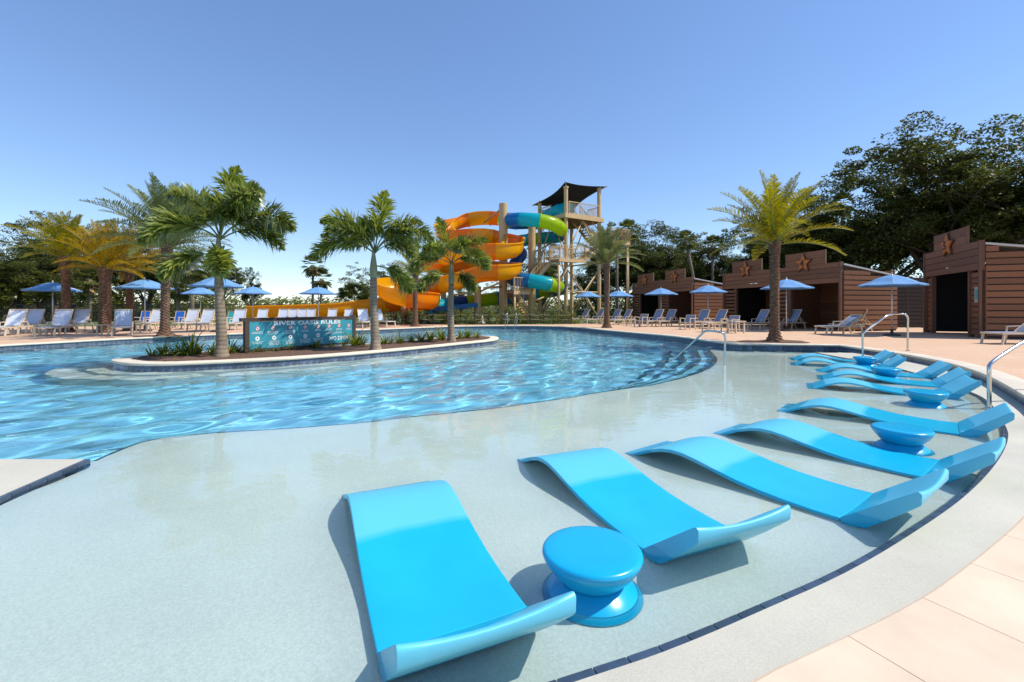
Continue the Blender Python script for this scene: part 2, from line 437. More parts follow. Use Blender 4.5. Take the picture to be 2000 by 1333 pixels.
# tile pieces along the tile line
def tile_run(path, step, size, z, parent, name='tile', mat='tile', closed=False, push=0.0, skip=None):
    me = MB().box((0, 0, 0), (size[0], size[1], size[2])).mesh(name, mat)
    pts = resample(path, step, closed); n = len(pts); made = 0
    for i in range(n if closed else n - 1):
        a, b = pts[i], pts[(i + 1) % n]; d = b - a; c = (a + b) / 2
        if skip and skip(c): continue
        q = c + Vector((-d.y, d.x)).normalized() * push
        o = obj(name, me, parent, (q.x, q.y, z(c) if callable(z) else z), (0, 0, atan2(d.y, d.x))); o.scale.x = d.length / step
        made += 1
    return made
tile_run(TL, 0.15, (0.144, 0.05, 0.058), -0.024, band, 'edge_tile', 'edge_tile', push=0.012)
LT = [Vector((-3.3, 1.6)), Vector((-3.6, 3.2)), Vector((-3.74, 4.0))]
tile_run(list(reversed(LT)), 0.15, (0.144, 0.045, 0.06), LOW - 0.028, pool_wall, 'edge_tile', 'edge_tile', push=0.012)
# waterline tiles of the raised wall on the right
ri = [p for p in J if p.y > 5.6]
tile_run(ri, 0.152, (0.148, 0.02, 0.15), 0.055, pool_wall, 'tile', 'tile', push=0.006)
tile_run([J[-1], BACK[0], FARC[0]], 0.152, (0.148, 0.02, 0.15), 0.055, pool_wall, 'tile', 'tile', push=0.006)
# coping
def coping(path, closed, w, th, ztop, name, over=0.03, seg=0):
    nn = normals2(path, closed); n = len(path); prof = []
    prof = [(over, -th), (over + 0.012, -th * 0.75), (over + 0.015, -th * 0.45), (over + 0.008, -th * 0.15), (over - 0.012, 0.0), (-w, 0.0), (-w, -th * 0.6)]
    vs = []; k = len(prof)
    for i, p in enumerate(path):
        for o_, z in prof:
            q = p + nn[i] * o_; vs.append((q.x, q.y, ztop(p.x, p.y) + z))
    fs = [(i * k + r, i * k + r + 1, ((i + 1) % n) * k + r + 1, ((i + 1) % n) * k + r) for i in range(n if closed else n - 1) for r in range(k - 1)]
    mb = MB().add(vs, fs); o = mb.build(name, 'coping', smooth=40); return o
cp = [p for p in J if p.y > 4.6] + BACK + FARC
cp = resample(cp, 0.2)
struct(coping(cp, False, 0.30, 0.055, lambda x, y: deck_z(x, y) + 0.012, 'pool_coping'))
lb = [Vector((-19, 4.0)), Vector((-4.60, 4.0)), Vector((-4.52, 3.96)), Vector((-4.50, 3.86)), Vector((-4.50, 2.5))]
struct(coping(lb, False, 0.34, 0.10, lambda x, y: LOW + 0.105, 'pool_coping', over=-0.005))
mb = MB().prism([(-19, 3.9), (-4.60, 3.9), (-4.60, 0.5), (-19, 0.5)], LOW - 0.05, LOW + 0.097); struct(mb.build('left_deck', 'slab'))
struct(MB().prism([(-4.50, 3.985), (-3.745, 3.985), (-3.605, 3.2), (-3.305, 1.6), (-3.305, 0.6), (-4.50, 0.6)], LOW - 0.03, LOW + 0.006).build('left_ledge', 'beach_concrete'))
# big deck slabs beside the beach
gd_slab = struct(strip(resample(J[:int(len(J))], 0.2), offset(resample(J, 0.2), -0.02), 0, 0).build('slab_bed', 'grout')) if False else None
sl_u = resample([p for p in J if p.y < 5.2 and p.x > -0.8], 0.59)
nn = normals2(sl_u); deckslabs = deck
for i in range(len(sl_u) - 1):
    a, b = sl_u[i], sl_u[i + 1]; na, nb = nn[i], nn[i + 1]
    sub = 4; inner = []; outer = []
    g = 0.006 / 0.59
    seg = [p for p in resample([a, b], 0.15)]
    seg = [min(J, key=lambda q: (q - p).length) if 0 < k < len(seg) - 1 else p for k, p in enumerate(seg)]
    d = (b - a).normalized(); seg[0] = a + d * 0.002; seg[-1] = b - d * 0.002
    mbs = MB(); vs = []
    for k, p in enumerate(seg):
        t = k / (len(seg) - 1); nr = na.lerp(nb, t).normalized()
        for q, zz in ((p - nr * 0.004, -0.02), (p - nr * 0.004, 0.003), (p - nr * 0.010, 0.006), (p - nr * 1.6, 0.006), (p - nr * 1.606, -0.02)):
            vs.append((q.x, q.y, deck_z(q.x, q.y) + zz))
    fs = [(k * 5 + r, k * 5 + r + 1, (k + 1) * 5 + r + 1, (k + 1) * 5 + r) for k in range(len(seg) - 1) for r in range(4)]
    m0 = len(seg) - 1
    fs += [(0, 4, 3, 2, 1), (m0 * 5, m0 * 5 + 1, m0 * 5 + 2, m0 * 5 + 3, m0 * 5 + 4)]
    mbs.add(vs, fs).build('slab', 'slab', deck)

# ------------------------------------------------------------------ island
ISZ = 0.19
isl_px = [(219, 702), (228, 705.5), (256, 709), (313, 709.8), (370, 708), (465, 704), (560, 699), (640, 693.5), (725, 687), (835, 677), (917, 668.7), (959, 664.4),
          (973, 660.5), (966, 657), (931, 656), (862, 659), (780, 666), (706, 672), (600, 677), (465, 683), (385, 687), (300, 692), (250, 697)]
ISL = ccw(catmull([G(u, v, ISZ) for u, v in isl_px], 0.15, True))
isl_in = offset(ISL, 0.04, True)
wall_i = isl_in
isw = struct(skirt(list(reversed(wall_i)), lambda x, y: ISZ - 0.03, -1.2, True).build('island_wall', 'tile_grout'))
tile_run(list(reversed(wall_i)), 0.152, (0.148, 0.02, 0.145), 0.072, isw, 'tile', 'tile', True, push=0.006)
isc = struct(coping(list(reversed(offset(ISL, 0.03, True))), True, 0.30, 0.06, lambda x, y: ISZ, 'island_coping', over=0.03))
bed_poly = offset(ISL, 0.33, True)
bg_ = [Vector((x * 0.3, y * 0.3)) for x in range(-40, 2) for y in range(30, 75)]
bed_poly = [p for p in bed_poly]
bg_ = [g for g in bg_ if inside(g, bed_poly)]
rr = random.Random(3)
struct(fill(bed_poly, [], lambda x, y: ISZ - 0.03 + rr.uniform(0, 0.05), bg_).build('planting_bed', 'mulch', smooth=True))
for w, z, nm in ((0.30, -0.035, 'island_step'), (0.75, -0.30, 'island_step')):
    e = offset(ISL, lambda t: -w, True)
    struct(MB().prism([p + Vector((-0.35 * (1 if p.x < -8.2 else 0) * (w / 0.3) * 0.5, 0)) for p in e], -1.22 - w * 0.01, z).build(nm, 'plaster'))

# ------------------------------------------------------------------ water
def wave(x, y):
    h = 0.0
    for (kx, ky, a, ph) in WAVES: h = h + a * np.sin(kx * x + ky * y + ph)
    return h
wr = random.Random(5); WAVES = []
for i in range(34):
    th = wr.gauss(2.45, 0.42); lam = wr.uniform(0.22, 1.0); k = 2 * pi / lam
    WAVES.append((k * cos(th), k * sin(th), 0.0046 * lam ** 1.15 * wr.uniform(0.5, 1.2), wr.uniform(0, 6.28)))
cell = 0.065
xs = np.arange(-19.3, 10.2, cell); ys = np.arange(0.3, 29.2, cell)
X, Y = np.meshgrid(xs, ys, indexing='ij')
def np_inside(X, Y, poly):
    c = np.zeros(X.shape, bool); j = len(poly) - 1
    for i in range(len(poly)):
        xi, yi, xj, yj = poly[i].x, poly[i].y, poly[j].x, poly[j].y
        if yi != yj:
            m = ((yi > Y) != (yj > Y)) & (X < (xj - xi) * (Y - yi) / (yj - yi) + xi); c ^= m
        j = i
    return c
PO = offset(ccw(POOL), -0.10, True)
ins = np_inside(X, Y, PO)
onsh = np_inside(X, Y, shelf_poly(EDGE))
amp = np.where(onsh, 0.05, 1.0)
for _ in range(6): amp[1:-1, 1:-1] = (amp[1:-1, 1:-1] * 2 + amp[:-2, 1:-1] + amp[2:, 1:-1] + amp[1:-1, :-2] + amp[1:-1, 2:]) / 6
Zw = wave(X, Y) * amp * (1 - 0.45 * np.clip((Y - 10) / 9, 0, 1))
idx = -np.ones(X.shape, int)
cellok = ins[:-1, :-1] & ins[1:, :-1] & ins[:-1, 1:] & ins[1:, 1:]
use = np.zeros(X.shape, bool)
for a_, b_ in ((slice(None, -1), slice(None, -1)), (slice(1, None), slice(None, -1)), (slice(None, -1), slice(1, None)), (slice(1, None), slice(1, None))):
    use[a_, b_] |= cellok
idx[use] = np.arange(use.sum())
top = np.stack([X[use], Y[use], Zw[use]], 1); nT = len(top)
ci, cj = np.nonzero(cellok)
q = np.stack([idx[ci, cj], idx[ci + 1, cj], idx[ci + 1, cj + 1], idx[ci, cj + 1]], 1)
from collections import Counter
ed = np.concatenate([q[:, [0, 1]], q[:, [1, 2]], q[:, [2, 3]], q[:, [3, 0]]])
key = np.minimum(ed[:, 0], ed[:, 1]).astype(np.int64) * nT + np.maximum(ed[:, 0], ed[:, 1])
u_, inv, cnt = np.unique(key, return_inverse=True, return_counts=True)
bed_e = ed[cnt[inv] == 1]
bv = np.unique(bed_e); bmap = {int(v): nT + i for i, v in enumerate(bv)}
low = top[bv].copy(); low[:, 2] = -1.28
faces = [tuple(int(i) for i in r) for r in q]
faces += [(int(b), int(a), bmap[int(a)], bmap[int(b)]) for a, b in bed_e]
mbw = MB(); mbw.v = [tuple(map(float, p)) for p in top] + [tuple(map(float, p)) for p in low]; mbw.f = faces; mbw.mi = [0] * len(faces)
# floor of the water body
nb0 = len(mbw.v); mbw.add([(-19.6, 0, -1.285), (10.6, 0, -1.285), (10.6, 29.6, -1.285), (-19.6, 29.6, -1.285)], [(3, 2, 1, 0)])
sd.cycles.is_caustics_light = True
water = struct(mbw.build('water', 'water', smooth=True))

water.cycles.is_caustics_caster = True
# ------------------------------------------------------------------ in-pool loungers and side tables
def mat_lounger():
    m, nt, out = new_mat('lounger_plastic')
    tc = N(nt, 'ShaderNodeTexCoord'); sx = N(nt, 'ShaderNodeSeparateXYZ'); nt.links.new(tc.outputs['Object'], sx.inputs[0])
    n = noise(nt, 2.5, 2, 0.5)
    ad = N(nt, 'ShaderNodeMath', operation='MULTIPLY_ADD'); nt.links.new(n, ad.inputs[0]); ad.inputs[1].default_value = 0.012; nt.links.new(sx.outputs['Z'], ad.inputs[2])
    mr = N(nt, 'ShaderNodeMapRange'); mr.inputs[1].default_value = 0.128; mr.inputs[2].default_value = 0.142; nt.links.new(ad.outputs[0], mr.inputs[0])
    dry = mr.outputs[0]
    col = mixc(nt, dry, ramp(nt, n, [(0.3, (0.006, 0.39, 0.60)), (0.7, (0.010, 0.43, 0.66))]), (0.10, 0.50, 0.68))
    ro = N(nt, 'ShaderNodeMapRange'); ro.inputs[3].default_value = 0.22; ro.inputs[4].default_value = 0.38; nt.links.new(dry, ro.inputs[0])
    pbr(nt, out, col, ro.outputs[0], spec=0.5); MAT['lounger_plastic'] = m
mat_lounger()
simple('table_plastic', (0.006, 0.37, 0.62), 0.25, 0.05, 4)
L_W = 0.653
top_prof = [(0.0, 0.010), (0.06, 0.035), (0.16, 0.085), (0.28, 0.138), (0.40, 0.176), (0.50, 0.192), (0.60, 0.190), (0.72, 0.172), (0.88, 0.138), (1.05, 0.105),
            (1.22, 0.082), (1.40, 0.068), (1.58, 0.062), (1.70, 0.063), (1.728, 0.066)]
back_prof = [(1.728, 0.066), (1.85, 0.158), (1.98, 0.257), (2.095, 0.344), (2.112, 0.353)]
def lounger_mesh():
    # seat: thin shell that dips across its width; backrest: thick wedge with an upright end face
    ny = 9; mb = MB(); prof = top_prof
    th = lambda s: 0.03 + 0.012 * sstep((s - 1.2) / 0.5)
    rows = []
    def dish(s, y): return -0.008 * (1 - (2 * y / L_W) ** 2) * sstep((s - 0.55) / 0.5)
    for s, z in prof:
        rows.append([(s, -L_W / 2 + L_W * j / (ny - 1), z + dish(s, -L_W / 2 + L_W * j / (ny - 1))) for j in range(ny)])
    bot = []
    for i, (s, z) in enumerate(prof):
        a = prof[max(i - 1, 0)]; b = prof[min(i + 1, len(prof) - 1)]; dx, dz = b[0] - a[0], b[1] - a[1]; L = sqrt(dx * dx + dz * dz)
        t = th(s); zz = max(z - dx / L * t, -0.003 if z < 0.1 else -9)
        bot.append([(s + dz / L * t * 0.6, -L_W / 2 + L_W * j / (ny - 1), zz) for j in range(ny)])
    k = len(rows); vs = [p for r in rows for p in r] + [p for r in bot for p in r]; o = k * ny
    fs = []
    for i in range(k - 1):
        for j in range(ny - 1):
            fs.append((i * ny + j, (i + 1) * ny + j, (i + 1) * ny + j + 1, i * ny + j + 1))
            fs.append((o + i * ny + j + 1, o + (i + 1) * ny + j + 1, o + (i + 1) * ny + j, o + i * ny + j))
        fs.append((i * ny, o + i * ny, o + (i + 1) * ny, (i + 1) * ny))
        fs.append(((i + 1) * ny + ny - 1, o + (i + 1) * ny + ny - 1, o + i * ny + ny - 1, i * ny + ny - 1))
    fs.append(tuple(range(ny)) + tuple(o + j for j in range(ny - 1, -1, -1)))
    e = (k - 1) * ny
    fs.append(tuple(e + j for j in range(ny - 1, -1, -1)) + tuple(o + e + j for j in range(ny)))
    mb.add(vs, fs); return mb
def lounger_back():
    mb = MB(); ny = 9; top = back_prof
    und = [(1.803, 0.004), (1.86, 0.045), (1.99, 0.155), (2.105, 0.258), (2.121, 0.274)]
    dip = lambda y, s=9: -(0.008 + 0.020 * sstep((s - 1.728) / 0.12)) * (1 - (2 * y / L_W) ** 2)
    Yj = [-L_W / 2 + L_W * j / (ny - 1) for j in range(ny)]
    prof = [(s, z, 1) for s, z in top] + [(2.124, 0.345, 0.8), (2.128, 0.335, 0.6)] + [(2.126, 0.285, 0.1)] + [(s, z, 0) for s, z in reversed(und)] + [(1.74, 0.006, 0)]
    k = len(prof); vs = []
    for s, z, c in prof: vs += [(s - dip(y, s) * 0.35 * c, y, z + dip(y, s) * c) for y in Yj]
    fs = [(i * ny + j, ((i + 1) % k) * ny + j, ((i + 1) % k) * ny + j + 1, i * ny + j + 1) for i in range(k) for j in range(ny - 1)]
    fs.append(tuple(i * ny for i in range(k - 1, -1, -1))); fs.append(tuple(i * ny + ny - 1 for i in range(k)))
    mb.add(vs, fs); return mb
LM = lounger_mesh().mesh('seat', 'lounger_plastic', smooth=45)
LB = lounger_back().mesh('backrest', 'lounger_plastic', smooth=40)
for me in (LM, LB):
    b = bmesh.new(); b.from_mesh(me); bmesh.ops.recalc_face_normals(b, faces=b.faces)
    sharp = [e for e in b.edges if len(e.link_faces) == 2 and e.calc_face_angle(0) > radians(38)]
    bmesh.ops.bevel(b, geom=sharp, offset=0.007, segments=3, profile=0.6, affect='EDGES', clamp_overlap=True)
    b.to_mesh(me); b.free()
    me.polygons.foreach_set('use_smooth', [True] * len(me.polygons)); me.set_sharp_from_angle(angle=radians(50))
LNG = [(-0.226, 1.901, -1.142, 'nearest cyan in-pool lounger, lower middle, its backrest towards the viewer'),
       (1.026, 2.658, -1.165, 'cyan in-pool lounger right behind the near round table'),
       (2.351, 3.099, -0.934, 'cyan in-pool lounger, third from the front, casting a square shadow'),
       (3.512, 3.816, -0.904, 'cyan in-pool lounger just in front of the second round table'),
       (4.984, 5.089, -0.750, 'cyan in-pool lounger just behind the second round table, beside the handrail'),
       (6.655, 7.109, -0.535, 'frontmost lounger of the far cluster of five, its back behind a round table'),
       (7.477, 8.062, -0.563, 'second lounger from the front in the far cluster of five'),
       (8.139, 9.092, -0.530, 'middle lounger of the far cluster of five, a round table before it'),
       (8.313, 10.292, -0.514, 'second rearmost lounger of the far cluster of five'),
       (9.0, 11.45, -0.44, 'rearmost cyan lounger of the far cluster, by the pool wall')]
for x, y, a, lab in LNG:
    d = Vector((cos(a), sin(a)))
    t = thing('pool_lounger', lab, 'lounger', (x - d.x * 1.728, y - d.y * 1.728, SHELF), a, 'cyan loungers standing in the shallow water')
    obj('seat', LM, t); obj('backrest', LB, t)
R = 0.21
tp = [(0.0, 0.345), (0, 0)]
top_l = MB().lathe([(0.150, 0.100), (0.168, 0.118), (0.196, 0.148), (0.220, 0.180), (0.234, 0.203), (0.240, 0.218), (0.239, 0.229), (0.232, 0.238), (0.220, 0.242), (0.17, 0.243), (0.06, 0.243)], 56).mesh('top', 'table_plastic', smooth=60)
bot_l = MB().lathe([(0.236, 0.0), (0.241, 0.008), (0.238, 0.018), (0.212, 0.052), (0.180, 0.080), (0.158, 0.094), (0.150, 0.100), (0.05, 0.101)], 56).mesh('base', 'table_plastic', smooth=60)
for (u, v), lab in (((1156, 1070), 'near round cyan hourglass table between the first two loungers'), ((1761, 835), 'second round cyan hourglass table, between the fourth and fifth loungers'),
               ((1808, 764), 'round cyan table in front of the far lounger cluster'), ((1731, 718.7), 'round cyan table among the far lounger cluster'), ):
    g = G(u, v, SHELF + 0.243)
    t = thing('pool_table', lab, 'table', (g.x, g.y, SHELF), 0, 'round tables in the shallow water')
    obj('top', top_l, t); obj('base', bot_l, t)
g = G(1690, 697.5, SHELF + 0.243)
t = thing('pool_table', 'farthest round cyan table, between the two rearmost loungers', 'table', (g.x, g.y, SHELF), 0, 'round tables in the shallow water'); obj('top', top_l, t); obj('base', bot_l, t)
# ------------------------------------------------------------------ plants
leafmat('foxtail_leaf', (0.085, 0.13, 0.022), (0.29, 0.32, 0.075), 0.42, 0.32, 0.6)
leafmat('date_leaf', (0.13, 0.15, 0.012), (0.36, 0.30, 0.015), 0.4, 0.45, 0.3)
leafmat('date_leaf_grey', (0.085, 0.115, 0.045), (0.22, 0.24, 0.085), 0.35, 0.45, 0.3)
leafmat('date_leaf_gold', (0.17, 0.14, 0.008), (0.46, 0.28, 0.012), 0.4, 0.45, 0.3)
leafmat('oak_leaf', (0.038, 0.050, 0.013), (0.105, 0.120, 0.030), 0.35, 0.5, 0.3)
leafmat('oak_leaf_light', (0.050, 0.068, 0.014), (0.14, 0.15, 0.032), 0.35, 0.5, 0.3)
leafmat('sabal_leaf', (0.045, 0.065, 0.016), (0.13, 0.14, 0.035), 0.3, 0.5, 0.3)
leafmat('shrub_leaf', (0.05, 0.075, 0.010), (0.19, 0.20, 0.030), 0.3, 0.45, 0.3)
leafmat('blade', (0.055, 0.085, 0.008), (0.22, 0.24, 0.030), 0.35, 0.4, 0.35)
leafmat('dead_leaf', (0.22, 0.14, 0.07), (0.36, 0.25, 0.14), 0.2, 0.7, 0.1)
simple('rachis', (0.16, 0.19, 0.06), 0.5, 0.2, 5)
simple('palm_bark', (0.155, 0.082, 0.046), 0.95, 0.55, 9, bmp=0.6, bscale=26)
simple('oak_bark', (0.075, 0.058, 0.045), 0.95, 0.35, 6, bmp=0.5, bscale=14)
simple('sabal_bark', (0.20, 0.16, 0.12), 0.95, 0.25, 6, bmp=0.4, bscale=20)
m, nt, out = new_mat('foxtail_trunk')
tc = N(nt, 'ShaderNodeTexCoord'); wv = N(nt, 'ShaderNodeTexWave'); wv.bands_direction = 'Z'; wv.inputs['Scale'].default_value = 3.2; wv.inputs['Distortion'].default_value = 0.6
nt.links.new(tc.outputs['Object'], wv.inputs[0])
c = mixc(nt, 0.45, ramp(nt, noise(nt, 9, 5, 0.65, stretch=(1, 1, 0.4)), [(0.3, (0.12, 0.080, 0.050)), (0.7, (0.31, 0.235, 0.16))]), ramp(nt, wv.outputs[0], [(0.05, (0.10, 0.072, 0.05)), (0.2, (0.30, 0.228, 0.155))]))
pbr(nt, out, c, 0.85, normal=bump(nt, wv.outputs[0], 0.4, 0.01)); MAT['foxtail_trunk'] = m
simple('crownshaft', (0.26, 0.25, 0.14), 0.45, 0.25, 4)

def frond_mesh(name, L, e0, droop, n, ll, plumose, leaf, seed, w=0.035, t0=0.12, vee=0.3, twist=0.0, sag=0.25, curl=1.3):
    r = random.Random(seed); mb = MB(); K = 14; p = Vector((0, 0, 0)); P = [p.copy()]; Tn = []
    for i in range(K):
        t = (i + 0.5) / K; e = e0 - droop * t ** curl
        d = Vector((cos(e), 0.0, sin(e))); Tn.append(d); p = p + d * (L / K); P.append(p.copy())
    mb.tube(P, [0.022 * (1 - 0.85 * i / K) + 0.002 for i in range(K + 1)], 4, mi=1)
    S = Vector((0, 1, 0))
    for i in range(n):
        t = t0 + (1 - t0) * (i + r.random() * 0.8) / n; k = min(K - 1, int(t * K)); q = P[k].lerp(P[k + 1], t * K - k); T = Tn[k]; U = S.cross(T) * -1
        if U.z < 0 and e0 < 1.2: U = -U
        sh = (0.45 + 0.55 * sin(pi * min(1, (t - t0) / (1 - t0) * 0.8 + 0.2))) * (1 if t < 0.75 else 1 - (t - 0.75) * 2.2)
        lens = ll * max(0.25, sh) * r.uniform(0.85, 1.15)
        for s in ((-1, 1) if not plumose else (0,) * plumose):
            if plumose:
                ph = r.uniform(0, 2 * pi); side = S * cos(ph) + U * sin(ph); dv = (T * r.uniform(0.3, 0.75) + side * 0.85).normalized()
            else:
                side = S * s; dv = (T * r.uniform(0.5, 0.75) + side * 0.85 + U * (vee + r.uniform(-0.3, 0.3))).normalized()
            wd = dv.cross(U if not plumose else T).normalized() * w * 0.5 * r.uniform(0.8, 1.2)
            m_ = q + dv * lens * 0.55; e_ = q + dv * lens + Vector((0, 0, -sag * lens * r.uniform(0.5, 1.2))); m_.z -= sag * 0.22 * lens
            mb.add([q - wd * 0.5, q + wd * 0.5, m_ + wd, m_ - wd, e_], [(0, 1, 2, 3), (3, 2, 4)])
    return mb.mesh(name, [leaf, 'rachis'])
FOX = [[frond_mesh('frond', 2.05 * s, radians(e), radians(dr), 52, 0.60 if e > 80 else 0.54, 5, 'foxtail_leaf', sd_ + int(e), w=0.062, t0=0.26, sag=0.2) for sd_ in (1,)][0]
       for e, dr, s in ((86, 30, 1.0), (74, 92, 1.02), (58, 108, 1.04), (36, 105, 0.98), (2, 75, 0.75), (80, 118, 1.02))]
def foxtail(x, y, z, h, lab, seed, azs, bark=True):
    t = thing('foxtail_palm', lab, 'palm', (x, y, z), 0, 'foxtail palms on the island'); r = random.Random(seed)
    K = 26; P = [Vector((0.03 * sin(3 * i / K + seed), 0.03 * cos(2 * i / K + seed), (h - 0.75) * i / K - 0.06)) for i in range(K + 1)]
    MB().tube(P, [0.105 * (1.22 - 0.35 * i / K) + (0.06 * (1 - i / 4) if i < 4 else 0) + 0.004 * sin(i * 2.4) for i in range(K + 1)], 16).build('trunk', 'foxtail_trunk', t, True)
    c = P[-1]; Q = [c + Vector((0, 0, 0.78 * k / 8)) for k in range(9)]
    MB().tube(Q, [0.098, 0.108, 0.107, 0.10, 0.09, 0.075, 0.06, 0.045, 0.03], 14).build('crownshaft', 'crownshaft', t, True)
    for az, k, s in azs:
        obj('frond', FOX[k], t, (0, 0, h - 0.12 - 0.35 * (k == 4)), (r.uniform(-.15, .15), r.uniform(-.06, .06), radians(az)), (s,) * 3)
    return t
g = G(430, 698, 0.17); foxtail(g.x, g.y, 0.17, 2.95, 'foxtail palm left of the rules sign, tallest and fullest of the island palms', 1,
    [(0, 2, .98), (12, 3, .82), (-25, 1, .95), (95, 0, 1), (160, 5, 1), (185, 2, .9), (200, 3, .92), (120, 1, .95), (250, 1, .8), (300, 4, .8), (60, 2, .9), (215, 4, .9), (330, 5, .9)])
g = G(732, 684, 0.17); foxtail(g.x, g.y, 0.17, 2.85, 'foxtail palm standing just right of the rules sign on the island', 2,
    [(178, 1, 1.0), (190, 3, .95), (95, 0, .98), (-5, 2, .95), (5, 1, .85), (-20, 3, .75), (40, 2, .8), (35, 4, .9), (150, 2, .75), (120, 5, .9), (215, 2, .8)])
g = G(882, 668, 0.17); foxtail(g.x, g.y, 0.17, 2.85, 'foxtail palm nearest the right tip of the island', 3,
    [(150, 0, .85), (15, 1, .85), (-10, 3, .8), (185, 3, .85), (200, 4, .9), (170, 2, .7), (330, 3, .9), (70, 1, .8), (-30, 4, .8), (240, 2, .8)])

def date_fronds(leaf, L, seed):
    return [frond_mesh('frond', L * s, radians(e), radians(dr), 84, 0.42, 0, leaf, seed + i, w=0.024, t0=0.10, vee=0.5, sag=0.16) for i, (e, dr, s) in
            enumerate(((84, 20, 0.95), (68, 36, 1.0), (50, 50, 1.0), (32, 55, 0.95), (12, 50, 0.85)))]
DATE = {k: date_fronds(k, 2.55, 20 + i * 7) for i, k in enumerate(('date_leaf', 'date_leaf_grey', 'date_leaf_gold'))}
def trunk_mesh(h, r0, seed, flare=2.3):
    n, K = 30, max(30, int(h * 52)); vs = []; rr_ = random.Random(seed)
    lx = rr_.uniform(-.05, .05) * h * 0.5; ly = rr_.uniform(-.05, .05) * h * 0.5
    for i in range(K + 1):
        t = i / K; z = h * t - 0.05; base = r0 * (1.0 + (flare - 1) * math.exp(-z / 0.16) * (1 if z < 1.4 else 0) + 0.35 * max(0, (t - 0.82) / 0.18))
        for j in range(n):
            a = 2 * pi * j / n; ph = z / 0.115
            sc = abs((ph + j / n * 5) % 1.0 - 0.0); sc2 = abs((ph - j / n * 5) % 1.0)
            rr = base * (0.90 + 0.34 * (1 - sc) * (1 - sc2) ** 0.7)
            vs.append((rr * cos(a) + lx * t * t, rr * sin(a) + ly * t * t, z))
    fs = [(i * n + j, i * n + (j + 1) % n, (i + 1) * n + (j + 1) % n, (i + 1) * n + j) for i in range(K) for j in range(n)] + [tuple(K * n + j for j in range(n))]
    return MB().add(vs, fs), (lx, ly)
def date_palm(x, y, z, h, r0, leaf, lab, seed, n=30, s=1.0, name='date_palm', skirt_n=0):
    t = thing(name, lab, 'palm', (x, y, z), 0); r = random.Random(seed)
    mb, (lx, ly) = trunk_mesh(h, r0, seed); mb.build('trunk', 'palm_bark', t, True)
    for i in range(n):
        f = i / n; k = 0 if f < 0.16 else 1 if f < 0.42 else 2 if f < 0.68 else 3 if f < 0.88 else 4
        az = i * 2.39996 + r.uniform(-.25, .25)
        obj('frond', DATE[leaf][k], t, (lx + 0.06 * cos(az), ly + 0.06 * sin(az), h - 0.05 - 0.12 * f), (r.uniform(-.12, .12), r.uniform(-.1, .1), az), (s * r.uniform(.88, 1.08),) * 3)
    return t
def dp(u, v, ytop, r0, leaf, lab, seed, n, s, D=None):
    if D is None: g = G(u, v, DECK); x, D = g.x, g.y
    else: x = A(u, D)
    return date_palm(x, D, DECK, ZZ(ytop, D) - DECK, r0, leaf, lab, seed, n, s)
dp(1513, 668, 470, 0.145, 'date_leaf', 'bright yellow-green date palm by the pool corner on the right', 5, 34, 1.0)
dp(322, 657, 478, 0.16, 'date_leaf_grey', 'tallest grey-green date palm on the left deck, behind the big foxtail palm', 6, 46, 1.18)
dp(130, 0, 500, 0.17, 'date_leaf', 'date palm behind the leftmost umbrella', 7, 38, 1.0, 23)
dp(205, 0, 522, 0.22, 'date_leaf_gold', 'date palm with golden fronds and the thickest dark trunk on the left deck', 8, 36, 0.95, 22)
dp(254, 0, 525, 0.17, 'date_leaf_gold', 'golden date palm between the thick trunked palm and the tallest one', 9, 36, 1.0, 24)
dp(811, 0, 535, 0.15, 'date_leaf', 'small yellow-green date palm in front of the yellow slide bowl', 10, 34, 0.78, 29.5)
dp(1185, 0, 512, 0.15, 'date_leaf_grey', 'date palm in front of the slide tower stairs', 12, 36, 1.0, 27.5)
for u, v in ((1513, 668), (322, 657), (811, 636)):
    g = G(u, v, DECK); mb = MB(); pl = []
    for i in range(20): q = 2 * pi * i / 20; rad = 0.95 * (1 + 0.1 * sin(3 * q + u)); pl.append((g.x + rad * 1.25 * cos(q), g.y + rad * 0.8 * sin(q)))
    struct(fill([Vector(p) for p in pl], [], lambda x, y: DECK + 0.012 + 0.01 * sin(9 * x) * sin(8 * y), None).build('mulch_bed', 'mulch'))

# fan palms far off
def fan_mesh(seed):
    r = random.Random(seed); mb = MB()
    for k in range(34):
        az = k * 2.4; el = radians(80 - 150 * (k / 34) + r.uniform(-8, 8)); c = Vector((cos(az) * cos(el), sin(az) * cos(el), sin(el)))
        side = Vector((-sin(az), cos(az), 0)); up = c.cross(side) * -1; root = c * 0.75
        for j in range(11):
            a = radians(-75 + 15 * j); d = (c * cos(a) + side * sin(a)).normalized(); ln = 0.75 * (0.75 + 0.25 * cos(a)); wv_ = (side * cos(a) - c * sin(a)) * 0.055
            tip = root + d * ln + Vector((0, 0, -0.16 * ln)); md = root + d * ln * 0.55
            mb.add([root, md - wv_, tip, md + wv_], [(0, 1, 2, 3)])
    return mb
FANM = fan_mesh(2).mesh('crown', 'sabal_leaf'); 
deadm = MB(); r = random.Random(8)
for k in range(60):
    az = r.uniform(0, 6.28); d = Vector((cos(az), sin(az), 0)); s = Vector((-sin(az), cos(az), 0)) * 0.09; z0 = r.uniform(-0.5, 0.1); q = d * 0.2 + Vector((0, 0, z0)); e = d * r.uniform(0.5, 0.9) + Vector((0, 0, z0 - r.uniform(0.5, 0.9)))
    deadm.add([q - s * .4, q + s * .4, e + s, e - s], [(0, 1, 2, 3)])
DEADM = deadm.mesh('dead_skirt', 'dead_leaf')
